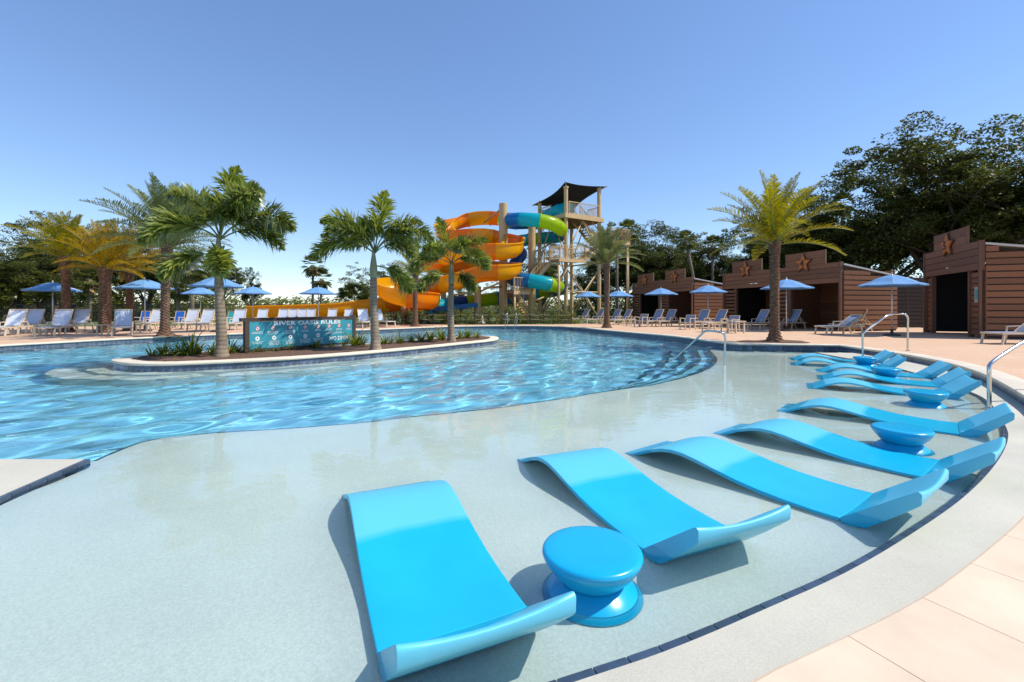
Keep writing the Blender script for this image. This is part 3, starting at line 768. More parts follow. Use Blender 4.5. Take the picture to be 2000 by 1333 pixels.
def sabal(u, D, ytop, lab, s=1.0, dead=True, lean=0.0):
    h = ZZ(ytop, D) - 0.17; t = thing('cabbage_palm', lab, 'palm', (A(u, D), D, 0.17), 0, 'cabbage palms beyond the deck')
    MB().tube([(0, 0, -.1), (lean * .4, 0, h * .5), (lean, 0, h)], [0.2, 0.15, 0.14], 10).build('trunk', 'sabal_bark', t, True)
    obj('crown', FANM, t, (lean, 0, h), (0, 0, u), (s,) * 3)
    if dead: obj('dead_skirt', DEADM, t, (lean, 0, h - 0.1), (0, 0, u * .7), (s,) * 3)
sabal(611, 62, 518, 'tall cabbage palm alone against the sky behind the centre umbrella', 1.25)
sabal(627, 63, 545, 'shorter cabbage palm touching the tall one behind the centre umbrella', 1.3)
sabal(1365, 50, 470, 'slender cabbage palm with a bent trunk above the middle cabanas', 0.9, False, -1.4)
sabal(1392, 52, 480, 'cabbage palm right of the bent one above the middle cabanas', 1.0)
sabal(1226, 47, 452, 'cabbage palm directly right of the slide tower landing', 1.0)
sabal(1205, 52, 470, 'cabbage palm rising behind the slide tower stairs', 1.0)
sabal(1645, 46, 400, 'cabbage palm in the dark woods behind the middle cabanas', 1.0)
sabal(175, 40, 545, 'dark cabbage palm in the woods behind the leftmost umbrella', 1.0)
sabal(375, 36, 520, 'cabbage palm between the tall date palm and the big foxtail palm', 1.1, False)
sabal(348, 37, 560, 'low cabbage palm beside the tall date palm', 1.0, False)

# broadleaf trees
def oak_meshes(seed, h, r, leaf_n, tips_n, lsize, trunk_f=0.28, droop=0.0, leaf='oak_leaf'):
    R_ = random.Random(seed); wood = MB(); tips = []
    def limb(p, d, L, rad, depth):
        k = 5; P = [p]; d = d.copy()
        for i in range(k):
            d = (d + Vector((R_.uniform(-.22, .22), R_.uniform(-.22, .22), R_.uniform(-.10, .16)))).normalized(); p = p + d * (L / k); P.append(p)
        wood.tube(P, [rad * (1 - 0.6 * i / k) for i in range(k + 1)], 7 if depth < 2 else 5, cap=False)
        if depth >= 1:
            for i in range(2, k + 1): tips.append((P[i], d))
        if depth < 3:
            for j in range(R_.choice((3, 3, 4)) if depth else 3):
                q = P[R_.randint(2, k)]; az = R_.uniform(0, 2 * pi); el = R_.uniform(0.0, 0.75)
                nd = (d * 0.55 + Vector((cos(az) * cos(el), sin(az) * cos(el), sin(el) * 0.8))).normalized()
                limb(q, nd, L * R_.uniform(0.52, 0.72), rad * 0.48, depth + 1)
    th = h * trunk_f; tr = h * 0.026
    wood.tube([(0, 0, -.2), (0, 0, 0.3), (R_.uniform(-.2, .2), R_.uniform(-.2, .2), th)], [tr * 1.7, tr * 1.15, tr], 10)
    nl = 6
    for i in range(nl):
        az = 2 * pi * i / nl + R_.uniform(-.3, .3); el = R_.uniform(0.35, 1.2)
        limb(Vector((0, 0, th * R_.uniform(0.8, 1))), Vector((cos(az) * cos(el), sin(az) * cos(el), sin(el))), r * 0.72, tr * 0.55, 0)
    lo = th * 0.75; cz = lo + (h - lo) * 0.5
    # keep the tips inside an uneven crown
    ph = [R_.uniform(0, 6.28) for _ in range(4)]
    pts = []
    for p, d in tips:
        az = atan2(p.y, p.x); ru = r * (1 + 0.14 * sin(3 * az + ph[0]) + 0.10 * sin(5 * az + ph[1]))
        q = Vector((p.x, p.y, p.z)); e = sqrt((q.x / ru) ** 2 + (q.y / ru) ** 2 + ((q.z - cz) / ((h - lo) * 0.55)) ** 2)
        if e > 1: q = Vector((q.x / e, q.y / e, cz + (q.z - cz) / e))
        pts.append(q)
    # flesh out with clumps near the surface of the crown
    for k in range(tips_n):
        az = R_.uniform(0, 2 * pi); s = R_.uniform(-0.75, 1); ru = r * (1 + 0.14 * sin(3 * az + ph[0]) + 0.10 * sin(5 * az + ph[1])) * R_.uniform(0.45, 0.92)
        c = sqrt(max(0, 1 - s * s)); pts.append(Vector((ru * c * cos(az), ru * c * sin(az), cz + s * (h - lo) * 0.55 * R_.uniform(0.5, 0.93))))
    R_.shuffle(pts); pts = pts[:400]
    lf = MB(); per = leaf_n / len(pts)
    for q in pts:
        cr = R_.uniform(0.55, 1.25) * r * 0.145
        for k in range(int(per * R_.uniform(0.6, 1.4))):
            while True:
                v = Vector((R_.uniform(-1, 1), R_.uniform(-1, 1), R_.uniform(-1, 1)))
                if v.length < 1: break
            v = v.normalized() * v.length ** 0.6; v.z *= 0.5; c = q + v * cr
            nrm = Vector((R_.gauss(0, .7), R_.gauss(0, .7), 1)).normalized(); a = nrm.orthogonal().normalized(); b = nrm.cross(a); an = R_.uniform(0, 6.28)
            ls_ = lsize * R_.uniform(0.6, 1.3); x_ = (a * cos(an) + b * sin(an)) * ls_; y_ = (b * cos(an) - a * sin(an)) * ls_ * 0.5
            lf.add([c - x_, c - y_, c + x_, c + y_], [(0, 1, 2, 3)])
    return wood.mesh('trunk', 'oak_bark', True), lf.mesh('crown', leaf)
OAKS = [oak_meshes(31, 14, 6.0, 52000, 300, 0.115, 0.2), oak_meshes(47, 14, 5.6, 50000, 300, 0.115, 0.22), oak_meshes(53, 14, 6.4, 52000, 300, 0.115, 0.18), oak_meshes(61, 14, 5.4, 44000, 300, 0.12, 0.15, leaf='oak_leaf_light')]
def oak(u, D, ytop, lab, k, wide=1.0, rz=0.0):
    h = ZZ(ytop, D) - 0.17; s = h / 13.3
    t = thing('oak_tree', lab, 'tree', (A(u, D), D, 0.17), rz, 'trees around the pool grounds')
    for nm, me in zip(('trunk', 'crown'), OAKS[k]): obj(nm, me, t, None, None, (s * wide, s * wide, s))
OK = [(1825, 36, 218, 'tallest dark oak, second from the right edge', 0, 1.0, 0.3), (1975, 33, 215, 'huge dark oak at the right edge of the picture', 2, 1.0, 1.4), (1730, 42, 292, 'dark oak stepping down left of the tallest oak', 1, 1.05, 2.2),
      (2110, 30, 230, 'dark oak whose crown enters from beyond the right edge', 1, 1.1, 4.0), (1640, 45, 345, 'dark oak behind the bright yellow palm, right half', 2, 1.0, 5.1), (1545, 49, 372, 'dark oak behind the bright yellow palm crown', 0, 1.0, 3.4),
      (1465, 54, 425, 'dark oak left of the bright yellow palm', 1, 1.0, 0.9), (1385, 60, 462, 'lower oak above the gap between the cabana blocks', 3, 1.1, 2.0), (1325, 60, 455, 'oak above the farthest cabana block', 3, 1.1, 3.1),
      (1225, 60, 440, 'dense oak right behind the slide tower landing', 1, 1.1, 2.6), (1300, 56, 440, 'dense oak above the left star of the farthest cabanas', 2, 1.0, 1.9), (1355, 58, 458, 'oak above the right star of the farthest cabanas', 1, 1.2, 0.5), (1268, 58, 428, 'rounded oak between the slide tower and the farthest cabanas', 0, 0.95, 4.4), (1165, 66, 500, 'oak half hidden behind the slide tower', 1, 1.1, 5.0), (1060, 62, 455, 'oak seen through the slides left of the tower', 3, 0.8, 1.0), (985, 66, 545, 'low oak behind the slide columns', 2, 1.3, 2.8), (900, 66, 548, 'low oak behind the yellow slide', 1, 1.2, 0.2),
      (765, 64, 512, 'oak directly behind the yellow slide bowl', 0, 0.9, 0.7), (700, 60, 518, 'round oak left of the yellow slide bowl', 3, 1.0, 3.6), (490, 66, 522, 'small lone tree right of the big foxtail palm', 1, 0.62, 1.2), (430, 58, 500, 'tree behind the big foxtail palm trunk', 0, 0.9, 2.9), (345, 52, 440, 'tree behind the tallest date palm', 2, 0.9, 4.9),
      (235, 50, 430, 'dark oak behind the golden date palms', 1, 1.0, 0.4), (105, 42, 412, 'dark oak rising above the leftmost date palm', 0, 1.0, 2.4), (35, 40, 452, 'dark oak near the left edge', 2, 1.0, 3.9), (-60, 38, 470, 'dark oak whose crown enters from the left edge', 1, 1.1, 1.1), (12, 34, 492, 'low dense oak filling the left edge', 3, 1.15, 0.8), (78, 36, 462, 'dense oak behind the leftmost umbrella', 1, 1.1, 4.1), (290, 44, 470, 'dense oak between the golden palms and the tallest date palm', 0, 1.0, 2.0), (150, 56, 480, 'tree further back between the left oaks', 3, 1.2, 5.5)]
for a_ in OK: oak(*a_)
# far woods on the horizon
r = random.Random(77); fw = MB()
for k in range(16000):
    x = r.uniform(-420, 420); y = r.uniform(230, 330); hh = 5.5 + 2.2 * sin(x * .035) + 1.6 * sin(x * .11 + 1) + (4 if abs(x + 62) < 14 else 0) - (2.5 if -105 < x < -75 else 0); c = Vector((x, y, r.uniform(0.2, 1) * hh))
    nrm = Vector((r.gauss(0, .7), r.gauss(-.5, .5), 1)).normalized(); a = nrm.orthogonal().normalized(); b = nrm.cross(a); L = r.uniform(.6, 1.5)
    fw.add([c - a * L, c - b * L * .6, c + a * L, c + b * L * .6], [(0, 1, 2, 3)])
struct(tag(fw.build('far_woods', 'oak_leaf_light'), 'low band of distant woods along the horizon', 'woods'), 'stuff')
# shrubs
def shrub_mesh(seed, leaf, n=650, ls=0.05):
    r = random.Random(seed); lf = MB(); cl = [(Vector((r.gauss(0, .33), r.gauss(0, .33), abs(r.gauss(.5, .28)))), r.uniform(.14, .26)) for _ in range(14)]
    for k in range(n):
        c0, rad = r.choice(cl); c = c0 + Vector((r.gauss(0, 1), r.gauss(0, 1), r.gauss(0, .8))) * rad * .7; c.z = max(0.02, c.z)
        nrm = Vector((r.gauss(0, .7), r.gauss(0, .7), 1)).normalized(); a = nrm.orthogonal().normalized(); b = nrm.cross(a); an = r.uniform(0, 6.28); x_ = (a * cos(an) + b * sin(an)) * ls * 1.5; y_ = (b * cos(an) - a * sin(an)) * ls * .55
        lf.add([c - x_, c - y_, c + x_, c + y_], [(0, 1, 2, 3)])
    st = MB()
    for k in range(6): c0 = cl[k][0]; st.tube([(0, 0, -.03), (c0.x * .5, c0.y * .5, c0.z * .5), c0], [.02, .014, .006], 5)
    return lf.mesh('foliage', leaf), st.mesh('stem', 'oak_bark', True)
SHR = [shrub_mesh(3, 'shrub_leaf'), shrub_mesh(4, 'shrub_leaf'), shrub_mesh(5, 'oak_leaf_light')]
def shrub(u, D, s, lab, k, grp): 
    t = thing('shrub', lab, 'shrub', (A(u, D), D, 0.18), u, grp, s)
    for nm, me in zip(('foliage', 'stem'), SHR[k]): obj(nm, me, t)
r = random.Random(12)
us = [748 + i * 17.5 for i in range(22)]
for i, u in enumerate(us):
    side = ('below the yellow slide' if u < 850 else 'left of the stone bollard' if u < 938 else 'below the columns' if u < 1050 else 'by the slide tower')
    nth = sum(1 for q in us[:i + 1] if ('below the yellow slide' if q < 850 else 'left of the stone bollard' if q < 938 else 'below the columns' if q < 1050 else 'by the slide tower') == side)
    shrub(u, 34.2 + r.uniform(-.3, .3), r.uniform(.75, 1.0), 'leafy hedge shrub %s, %s from the left there' % (side, ('first', 'second', 'third', 'fourth', 'fifth', 'sixth', 'seventh')[nth - 1]), i % 3, 'hedge shrubs along the far deck')
# undergrowth behind fence and cabanas
r = random.Random(91); ug = MB()
def under(x0, x1, y0, y1, n, h):
    for k in range(n):
        x = r.uniform(x0, x1); y = r.uniform(y0, y1); c = Vector((x, y, .2 + h * r.random() ** 1.4 * (0.7 + .3 * sin(x * .7) + .3 * sin(x * 1.9 + y))))
        nrm = Vector((r.gauss(0, .7), r.gauss(-.4, .6), 1)).normalized(); a = nrm.orthogonal().normalized(); b = nrm.cross(a); L = r.uniform(.09, .2)
        ug.add([c - a * L, c - b * L * .5, c + a * L, c + b * L * .5], [(0, 1, 2, 3)])
under(-70, -31, 46, 52, 34000, 4.2); under(8, 44, 58, 66, 26000, 5.0); under(25, 46, 34, 46, 30000, 5.0); under(-26, 8, 66, 74, 14000, 2.6)
struct(tag(ug.build('undergrowth', 'oak_leaf_light'), 'tangled green undergrowth below the trees', 'undergrowth'), 'stuff')
# island grasses
def clump_mesh(seed, n=46, L=0.36):
    r = random.Random(seed); mb = MB()
    for k in range(n):
        az = r.uniform(0, 6.28); el = r.uniform(.55, 1.5); d = Vector((cos(az), sin(az), 0)); s = Vector((-sin(az), cos(az), 0)) * r.uniform(.006, .011); ln = L * r.uniform(.6, 1.15); p = d * r.uniform(0, .05); pts = [p]
        for i in range(4): e = el - i * r.uniform(.25, .5); p = p + (d * cos(e) + Vector((0, 0, sin(e)))) * ln / 4; pts.append(p)
        vs = []
        for i, q in enumerate(pts): w = s * (1 - .9 * (i / 4) ** 1.5); vs += [q - w, q + w]
        mb.add(vs, [(2 * i, 2 * i + 1, 2 * i + 3, 2 * i + 2) for i in range(4)])
    return mb.mesh('blades', 'blade')
CL = [clump_mesh(i) for i in range(3)]
cpx = [(296, 697, .7), (318, 697, .9), (340, 696, .8), (357, 695, .9), (374, 696, 1.35), (388, 693, .8), (415, 694, .85), (449, 692, 1.05), (463, 690, .7), (486, 690, .9), (503, 689, .95), (516, 687, 1.1), (533, 686, .75), (552, 685, .8), (566, 684, 1.0), (588, 682, .9), (612, 681, .8), (620, 681, .9), (648, 679, .55), (672, 677, .6), (696, 676, 1.2), (706, 676, .9),
       (751, 674, .9), (764, 672, .7), (782, 671, 1.0), (803, 669, .8), (822, 668, .9), (840, 667, 1.05), (862, 665, 1.2), (898, 663, .9), (912, 662, 1.05), (930, 661, .85)]
for i, (u, v, s) in enumerate(cpx):
    g = G(u, v, 0.17); zone = ('left of the big foxtail palm' if u < 430 else 'between the big foxtail palm and the sign' if u < 478 else 'in front of the rules sign' if u < 690 else 'between the sign and the middle palm' if u < 732 else 'between the two right island palms' if u < 882 else 'near the right tip of the island')
    def zn(q): return ('left of the big foxtail palm' if q < 430 else 'between the big foxtail palm and the sign' if q < 478 else 'in front of the rules sign' if q < 690 else 'between the sign and the middle palm' if q < 732 else 'between the two right island palms' if q < 882 else 'near the right tip of the island')
    nth = sum(1 for q in cpx[:i + 1] if zn(q[0]) == zone)
    ordn = ('first', 'second', 'third', 'fourth', 'fifth', 'sixth', 'seventh', 'eighth', 'ninth', 'tenth', 'eleventh', 'twelfth')[nth - 1]
    t = thing('grass_clump', 'arching green grass clump %s, %s from the left' % (zone, ordn), 'grass clump', (g.x, g.y, 0.165), i * 1.3, 'grass clumps on the island', s * (1.35 if 478 < u < 690 else 1.9))
    obj('blades', CL[i % 3], t)
# ------------------------------------------------------------------ umbrellas, deck furniture, rails
simple('canvas_blue', (0.13, 0.29, 0.53), 0.85, 0.10, 1.5, bmp=0.1, bscale=200)
simple('pole_metal', (0.55, 0.55, 0.54), 0.35, 0.08, 4, metal=0.4)
simple('steel', (0.62, 0.60, 0.56), 0.18, 0.06, 6, metal=1.0)
simple('frame_cream', (0.62, 0.50, 0.36), 0.5, 0.08, 4)
simple('sling', (0.52, 0.57, 0.67), 0.8, 0.07, 3, bmp=0.15, bscale=250)
simple('sling_shaded', (0.22, 0.27, 0.38), 0.8, 0.07, 3, bmp=0.15, bscale=250)  # darker copy of sling, shade over the right-hand seats put into its colour
simple('cloth_blue', (0.01, 0.13, 0.52), 0.8, 0.1, 3); simple('cloth_teal', (0.08, 0.55, 0.55), 0.8, 0.08, 3); simple('cloth_yellow', (0.70, 0.42, 0.02), 0.8, 0.08, 3)
simple('dark_metal', (0.03, 0.028, 0.026), 0.5, 0.2, 4); simple('stone', (0.62, 0.55, 0.44), 0.85, 0.15, 5, bmp=0.4, bscale=20)
simple('rope', (0.42, 0.37, 0.29), 0.9, 0.15, 8)

can = MB(); RU = 1.2; RIMZ, TOPZ = 2.2, 2.62; vs = [(0, 0, TOPZ)]
rings = ((0.22, TOPZ - 0.035), (0.55, TOPZ - 0.16), (0.86, RIMZ + 0.09), (1.2, RIMZ - 0.02))
for rr_, z in rings:
    for k in range(16):
        q = 2 * pi * k / 16 + pi / 8; f = 1.0 if k % 2 == 0 else 0.925
        vs.append((rr_ * f * cos(q), rr_ * f * sin(q), z + (0.0 if k % 2 == 0 else -0.012 * rr_)))
fs = [(0, 1 + k, 1 + (k + 1) % 16) for k in range(16)]
for i in range(3): fs += [(1 + i * 16 + k, 1 + (i + 1) * 16 + k, 1 + (i + 1) * 16 + (k + 1) % 16, 1 + i * 16 + (k + 1) % 16) for k in range(16)]
n0 = len(vs)                                            # short valance
for k in range(16): v = vs[1 + 48 + k]; vs.append((v[0] * 0.995, v[1] * 0.995, v[2] - 0.05))
fs += [(49 + k, n0 + k, n0 + (k + 1) % 16, 49 + (k + 1) % 16) for k in range(16)]
CAN = can.add(vs, fs).mesh('canopy', 'canvas_blue')
POLE = MB().tube([(0, 0, 0), (0, 0, TOPZ + 0.02)], 0.028, 10).mesh('pole', 'pole_metal', True)
FIN = MB().lathe([(0.015, 0), (0.03, 0.02), (0.028, 0.06), (0.012, 0.10), (0.004, 0.12)], 10).mesh('finial', 'pole_metal', True)
UBS = MB().lathe([(0.30, 0), (0.30, 0.05), (0.24, 0.08), (0.06, 0.10), (0.05, 0.28), (0.035, 0.29)], 24).mesh('base', 'dark_metal', 40)
RIB = []
for k in range(8):
    q = 2 * pi * k / 8 + pi / 8; RIB.append(MB().tube([(0.05 * cos(q), 0.05 * sin(q), TOPZ - 0.07), (0.55 * cos(q), 0.55 * sin(q), TOPZ - 0.20), (1.16 * cos(q), 1.16 * sin(q), RIMZ - 0.02)], 0.009, 5).mesh('rib', 'pole_metal'))
UMB = [(103, 24.5, 0.98, 'blue umbrella nearest the left edge'), (283, 23.5, 1.02, 'blue umbrella behind the tallest date palm trunk'), (424, 22.8, 1.05, 'larger blue umbrella directly behind the big foxtail palm'), (392, 31.5, 1.0, 'smaller blue umbrella low left of the big foxtail palm trunk'),
       (494, 30.5, 1.0, 'blue umbrella behind the left end of the rules sign'), (622, 30.3, 0.99, 'blue umbrella behind the middle of the rules sign, before the cabbage palms'), (1148, 37.5, 0.98, 'far blue umbrella in front of the slide tower legs'), (1208, 36, 0.98, 'far blue umbrella right of the palm by the slide tower'),
       (1291, 34.5, 1.03, 'blue umbrella before the farthest cabana block'), (1383, 29.5, 1.02, 'blue umbrella before the lit side wall of the farthest cabanas'), (1536, 23.5, 1.02, 'blue umbrella partly behind the bright yellow palm trunk'), (1742, 19.6, 1.0, 'largest blue umbrella, rightmost, beside the cabana with star five')]
for u, D, s, lab in UMB:
    t = thing('umbrella', lab, 'umbrella', (A(u, D), D, DECK), u * 0.37, 'blue deck umbrellas', s)
    for nm, me in (('canopy', CAN), ('pole', POLE), ('base', UBS)): obj(nm, me, t)
    obj('finial', FIN, t, (0, 0, TOPZ))
    for m_ in RIB: obj('rib', m_, t)

def chaise_parts(sling, back=60):
    P = []; cr = 'frame_cream'; a = radians(back); hx = 0.22; bl = 0.82
    bx, bz = cos(a), sin(a)
    for s in (-1, 1):
        y = 0.31 * s
        P.append(('rail', MB().bar((-1.0, y, 0.36), (0.95, y, 0.36), 0.05, 0.06).mesh('rail', cr)))
        for x0, x1 in ((-0.90, -0.98), (-0.05, -0.13), (0.78, 0.90)):
            P.append(('leg', MB().bar((x0, y, 0.345), (x1, y, 0.0), 0.05, 0.055).mesh('leg', cr)))
        P.append(('back_rail', MB().bar((hx, y * .93, 0.40), (hx + bx * bl, y * .93, 0.40 + bz * bl), 0.04, 0.045).mesh('back_rail', cr)))
        P.append(('prop', MB().bar((hx + bx * .45, y * .85, 0.40 + bz * .45), (hx + .62, y * .85, 0.37), 0.025, 0.025).mesh('prop', cr)))
        P.append(('arm_rest', MB().bar((-.02, y * 1.08, .56), (.5, y * 1.08, .58), .06, .03).bar((.0, y * 1.08, .56), (-.04, y * 1.08, .36), .035, .04).bar((.47, y * 1.08, .58), (.55, y * 1.08, .36), .035, .04).mesh('arm_rest', cr)))
    P.append(('cross_bar', MB().bar((-1.0, -.31, .36), (-1.0, .31, .36), .05, .05).mesh('cross_bar', cr))); P.append(('cross_bar', MB().bar((.94, -.31, .36), (.94, .31, .36), .05, .05).mesh('cross_bar', cr)))
    P.append(('top_bar', MB().bar((hx + bx * bl, -.30, .40 + bz * bl), (hx + bx * bl, .30, .40 + bz * bl), .04, .04).mesh('top_bar', cr)))
    sm = MB(); K = 8; vs = []
    for i in range(K + 1):
        x = -.97 + (hx + .95) * i / K
        for j in range(5): y = -.285 + .57 * j / 4; vs.append((x, y, .395 - .02 * (1 - (y / .285) ** 2)))
    f = [(i * 5 + j, (i + 1) * 5 + j, (i + 1) * 5 + j + 1, i * 5 + j + 1) for i in range(K) for j in range(4)]; sm.add(vs, f)
    b0 = [(v[0], v[1], v[2] - .008) for v in vs]; sm.add(b0, [tuple(reversed(q)) for q in f]); P.append(('seat_sling', sm.mesh('seat_sling', sling, True)))
    sm = MB(); vs = []
    for i in range(K + 1):
        l = .03 + (bl - .04) * i / K
        for j in range(5):
            y = -.275 + .55 * j / 4; o = .02 + .02 * (1 - (y / .275) ** 2) - .03 * sin(pi * i / K); vs.append((hx + bx * l + bz * o * .6, y, .40 + bz * l - bx * o * .6))
    f = [(i * 5 + j, (i + 1) * 5 + j, (i + 1) * 5 + j + 1, i * 5 + j + 1) for i in range(K) for j in range(4)]; sm.add(vs, f)
    sm.add([(v[0] + .008 * bz, v[1], v[2] - .008 * bx) for v in vs], [tuple(reversed(q)) for q in f]); P.append(('back_sling', sm.mesh('back_sling', sling, True)))
    return P
CH = {'l': chaise_parts('sling', 62), 'g': chaise_parts('sling_shaded', 58), 'f': chaise_parts('sling_shaded', 35)}
CHL = [(20, 655, 112, 'l', 'pale sling chaise at the left edge, in front'), (58, 650, 112, 'l', 'pale sling chaise just right of the leftmost one'), (112, 655, 112, 'l', 'pale sling chaise below the leftmost umbrella, leaf shadows on its back'), (152, 648, 114, 'l', 'pale sling chaise right of the leaf shadowed one'), (240, 655, 128, 'l', 'shaded sling chaise facing straight at the pool, left of the tallest date palm'),
       (298, 644, 100, 'l', 'sling chaise just left of the tallest date palm trunk'), (368, 643, 98, 'l', 'white sling chaise right of the tallest date palm'), (398, 646, 98, 'l', 'white sling chaise close left of the big foxtail palm trunk'), (462, 644, 100, 'l', 'white sling chaise touching the left end of the rules sign'),
       (508, 638, 100, 'l', 'first white chaise back showing above the rules sign, from the left'), (549, 637, 100, 'l', 'second white chaise back showing above the rules sign'), (568, 636.5, 100, 'l', 'third white chaise back showing above the rules sign'), (587, 636, 100, 'l', 'fourth white chaise back showing above the rules sign'), (604, 635.5, 100, 'l', 'fifth white chaise back showing above the rules sign'), (646, 635, 98, 'l', 'sixth white chaise back showing above the rules sign'), (678, 634.5, 96, 'l', 'seventh chaise back, above the right end of the rules sign'),
       (712, 640, 120, 'l', 'white chaise between the rules sign and the middle island palm'), (746, 639, 140, 'l', 'white chaise just right of the middle island palm trunk'),
       (1134, 632, 24, 'g', 'leftmost grey chaise in front of the slide tower'), (1163, 633, 24, 'g', 'grey chaise under the far umbrella before the slide tower'), (1196, 633.5, 30, 'g', 'grey chaise right behind the palm by the slide tower'), (1216, 634.5, 24, 'g', 'grey chaise under the umbrella right of the slide tower palm'), (1276, 638, 30, 'g', 'grey chaise left of the pole of the umbrella before the farthest cabanas'), (1301, 638, 30, 'g', 'grey chaise right of the pole of the umbrella before the farthest cabanas'),
       (1366, 640, 34, 'g', 'shaded chaise against the lit side wall of the farthest cabanas'), (1398, 642, 26, 'g', 'grey chaise right of the umbrella pole at the lit side wall'), (1478, 643, 18, 'g', 'grey chaise left of the bright yellow palm trunk'), (1540, 643, 16, 'g', 'grey chaise right behind the bright yellow palm trunk'), (1640, 653, 8, 'f', 'front one of two low grey chaises before the middle cabanas side wall'), (1662, 647, 6, 'g', 'rear one of two grey chaises before the middle cabanas side wall'), (1990, 672, 4, 'f', 'grey chaise cut by the right edge of the picture')]
def put(name, cat, parts, u, v, deg, lab, grp, s=1.0):
    g = G(u, v, DECK); t = thing(name, lab, cat, (g.x, g.y, DECK), radians(deg), grp, s)
    for nm, me in parts: obj(nm, me, t)
    return t
for u, v, a, k, lab in CHL: put('deck_chaise', 'chaise', CH[k], u, v, a, lab, 'sling chaises on the deck')
def chair_parts(cloth, high=0.92):
    P = []; c = 'frame_cream'
    for s in (-1, 1):
        y = .29 * s
        P.append(('leg', MB().bar((-.28, y, .62), (-.30, y, 0), .05, .05).mesh('leg', c))); P.append(('leg', MB().bar((.24, y, .60), (.34, y, 0), .05, .05).mesh('leg', c)))
        P.append(('arm_rest', MB().bar((-.33, y, .64), (.34, y, .60), .07, .03).mesh('arm_rest', c))); P.append(('back_rail', MB().bar((.22, y * .9, .38), (.40, y * .9, high), .035, .04).mesh('back_rail', c)))
    P.append(('seat_sling', MB().bar((-.28, 0, .42), (.24, 0, .37), .53, .014).mesh('seat_sling', cloth))); P.append(('back_sling', MB().bar((.23, 0, .40), (.39, 0, high - .02), .50, .014, (1, 0, 0)).mesh('back_sling', cloth)))
    P.append(('cross_bar', MB().bar((-.29, -.29, .40), (-.29, .29, .40), .04, .05).mesh('cross_bar', c))); P.append(('top_bar', MB().bar((.40, -.27, high), (.40, .27, high), .035, .035).mesh('top_bar', c)))
    return P
AC = {k: chair_parts(k, .80) for k in ('sling_shaded',)}; HC = {k: chair_parts(k, 1.0) for k in ('cloth_blue', 'cloth_teal', 'cloth_yellow')}
for u, v, a, k, lab in ((1252, 639, 40, AC['sling_shaded'], 'low grey armchair before the farthest cabanas, leftmost of the armchairs'), (1343, 644, 42, AC['sling_shaded'], 'low grey armchair left of the shaded chaise at the lit side wall'), (1426, 648, 30, AC['sling_shaded'], 'low grey armchair nearest the pool, above the step handrail'),
                  (277, 640, 95, HC['cloth_blue'], 'deep blue backed chair just left of the tallest date palm'), (345, 640, 95, HC['cloth_blue'], 'deep blue backed chair just right of the tallest date palm'), (411, 639, 70, HC['cloth_yellow'], 'yellow chair left of the big foxtail palm trunk'), (443, 641, 75, HC['cloth_teal'], 'teal chair right of the big foxtail palm trunk')):
    put('armchair', 'chair', k, u, v, a, lab, 'chairs on the deck')
TB = [('table_top', MB().box((0, 0, .45), (.5, .5, .03)).mesh('table_top', 'frame_cream'))] + [('leg', MB().box((.2 * sx, .2 * sy, .218), (.05, .05, .435)).mesh('leg', 'frame_cream')) for sx in (-1, 1) for sy in (-1, 1)]
for u, v, lab in ((205, 655, 'small cream side table left of the straight facing chaise'), (84, 655, 'small cream side table between the two left chaise pairs'), (280, 650, 'cream side table in front of the deep blue chair'), (1384, 649, 'cream side table right of the lit wall umbrella pole'), (1437, 651, 'tall cream side table right of the low armchair nearest the pool'), (1232, 637, 'cream side table right of the slide tower palm')):
    put('side_table', 'table', TB, u, v, 20, lab, 'side tables on the deck', 1.25 if u == 1437 else 1.0)

# handrails
def rail(name, lab, pts, r=0.024, fl=()):
    P = catmull([Vector(p) for p in pts], 0.03); base = Vector(pts[0])
    t = thing(name, lab, 'handrail', base)
    MB().tube([p - base for p in P], r, 12).build('tube', 'steel', t, True)
    for p in fl: MB().lathe([(.055, 0), (.055, .012), (.03, .022)], 20).build('flange', 'steel', t, 40, Vector(p) - base)
g = G(1416, 717, SHELF); h1 = ZZ(650, g.y)
lo = Vector((A(1306, 11.9), 11.9, ZZ(712, 11.9)))
tp_ = Vector((A(1378, 11.2), 11.2, ZZ(646.5, 11.2)))
rail('handrail', 'steel handrail at the curved pool steps', [(g.x, g.y, SHELF), (g.x, g.y, h1 - .25), (g.x, g.y, h1 - .10), (g.x - .06, g.y + .03, h1), (g.x - .25, g.y + .15, h1 + .03), tp_, tp_.lerp(lo, .06), tp_.lerp(lo, .5), lo, lo + (lo - tp_) * .3], fl=[(g.x, g.y, SHELF)])
b1 = Vector((A(1685, 11.75), 11.75)); b2 = G(1773, 686, DECK); z1 = ZZ(650, b1.y); z2 = ZZ(613.5, b2.y)
q1 = Vector((A(1735, 12.0), 12.0, ZZ(616, 12.0)))
rail('handrail', 'steel handrail over the pool wall behind the far loungers', [(*b1, -.02), (*b1, z1 - .2), (*b1, z1 - .06), (b1.x + .05, b1.y, z1 + .02), ((b1.x + q1.x) / 2, (b1.y + q1.y) / 2, (z1 + q1.z) / 2), tuple(q1), (b2.x - .22, b2.y, z2), (b2.x - .06, b2.y, z2 - .02), (b2.x, b2.y, z2 - .12), (*b2, .8), (*b2, DECK)], fl=[(*b1, LEDGE - .02), (*b2, DECK)])
c1 = G(1932, 800, -.01); z3 = ZZ(716, c1.y)
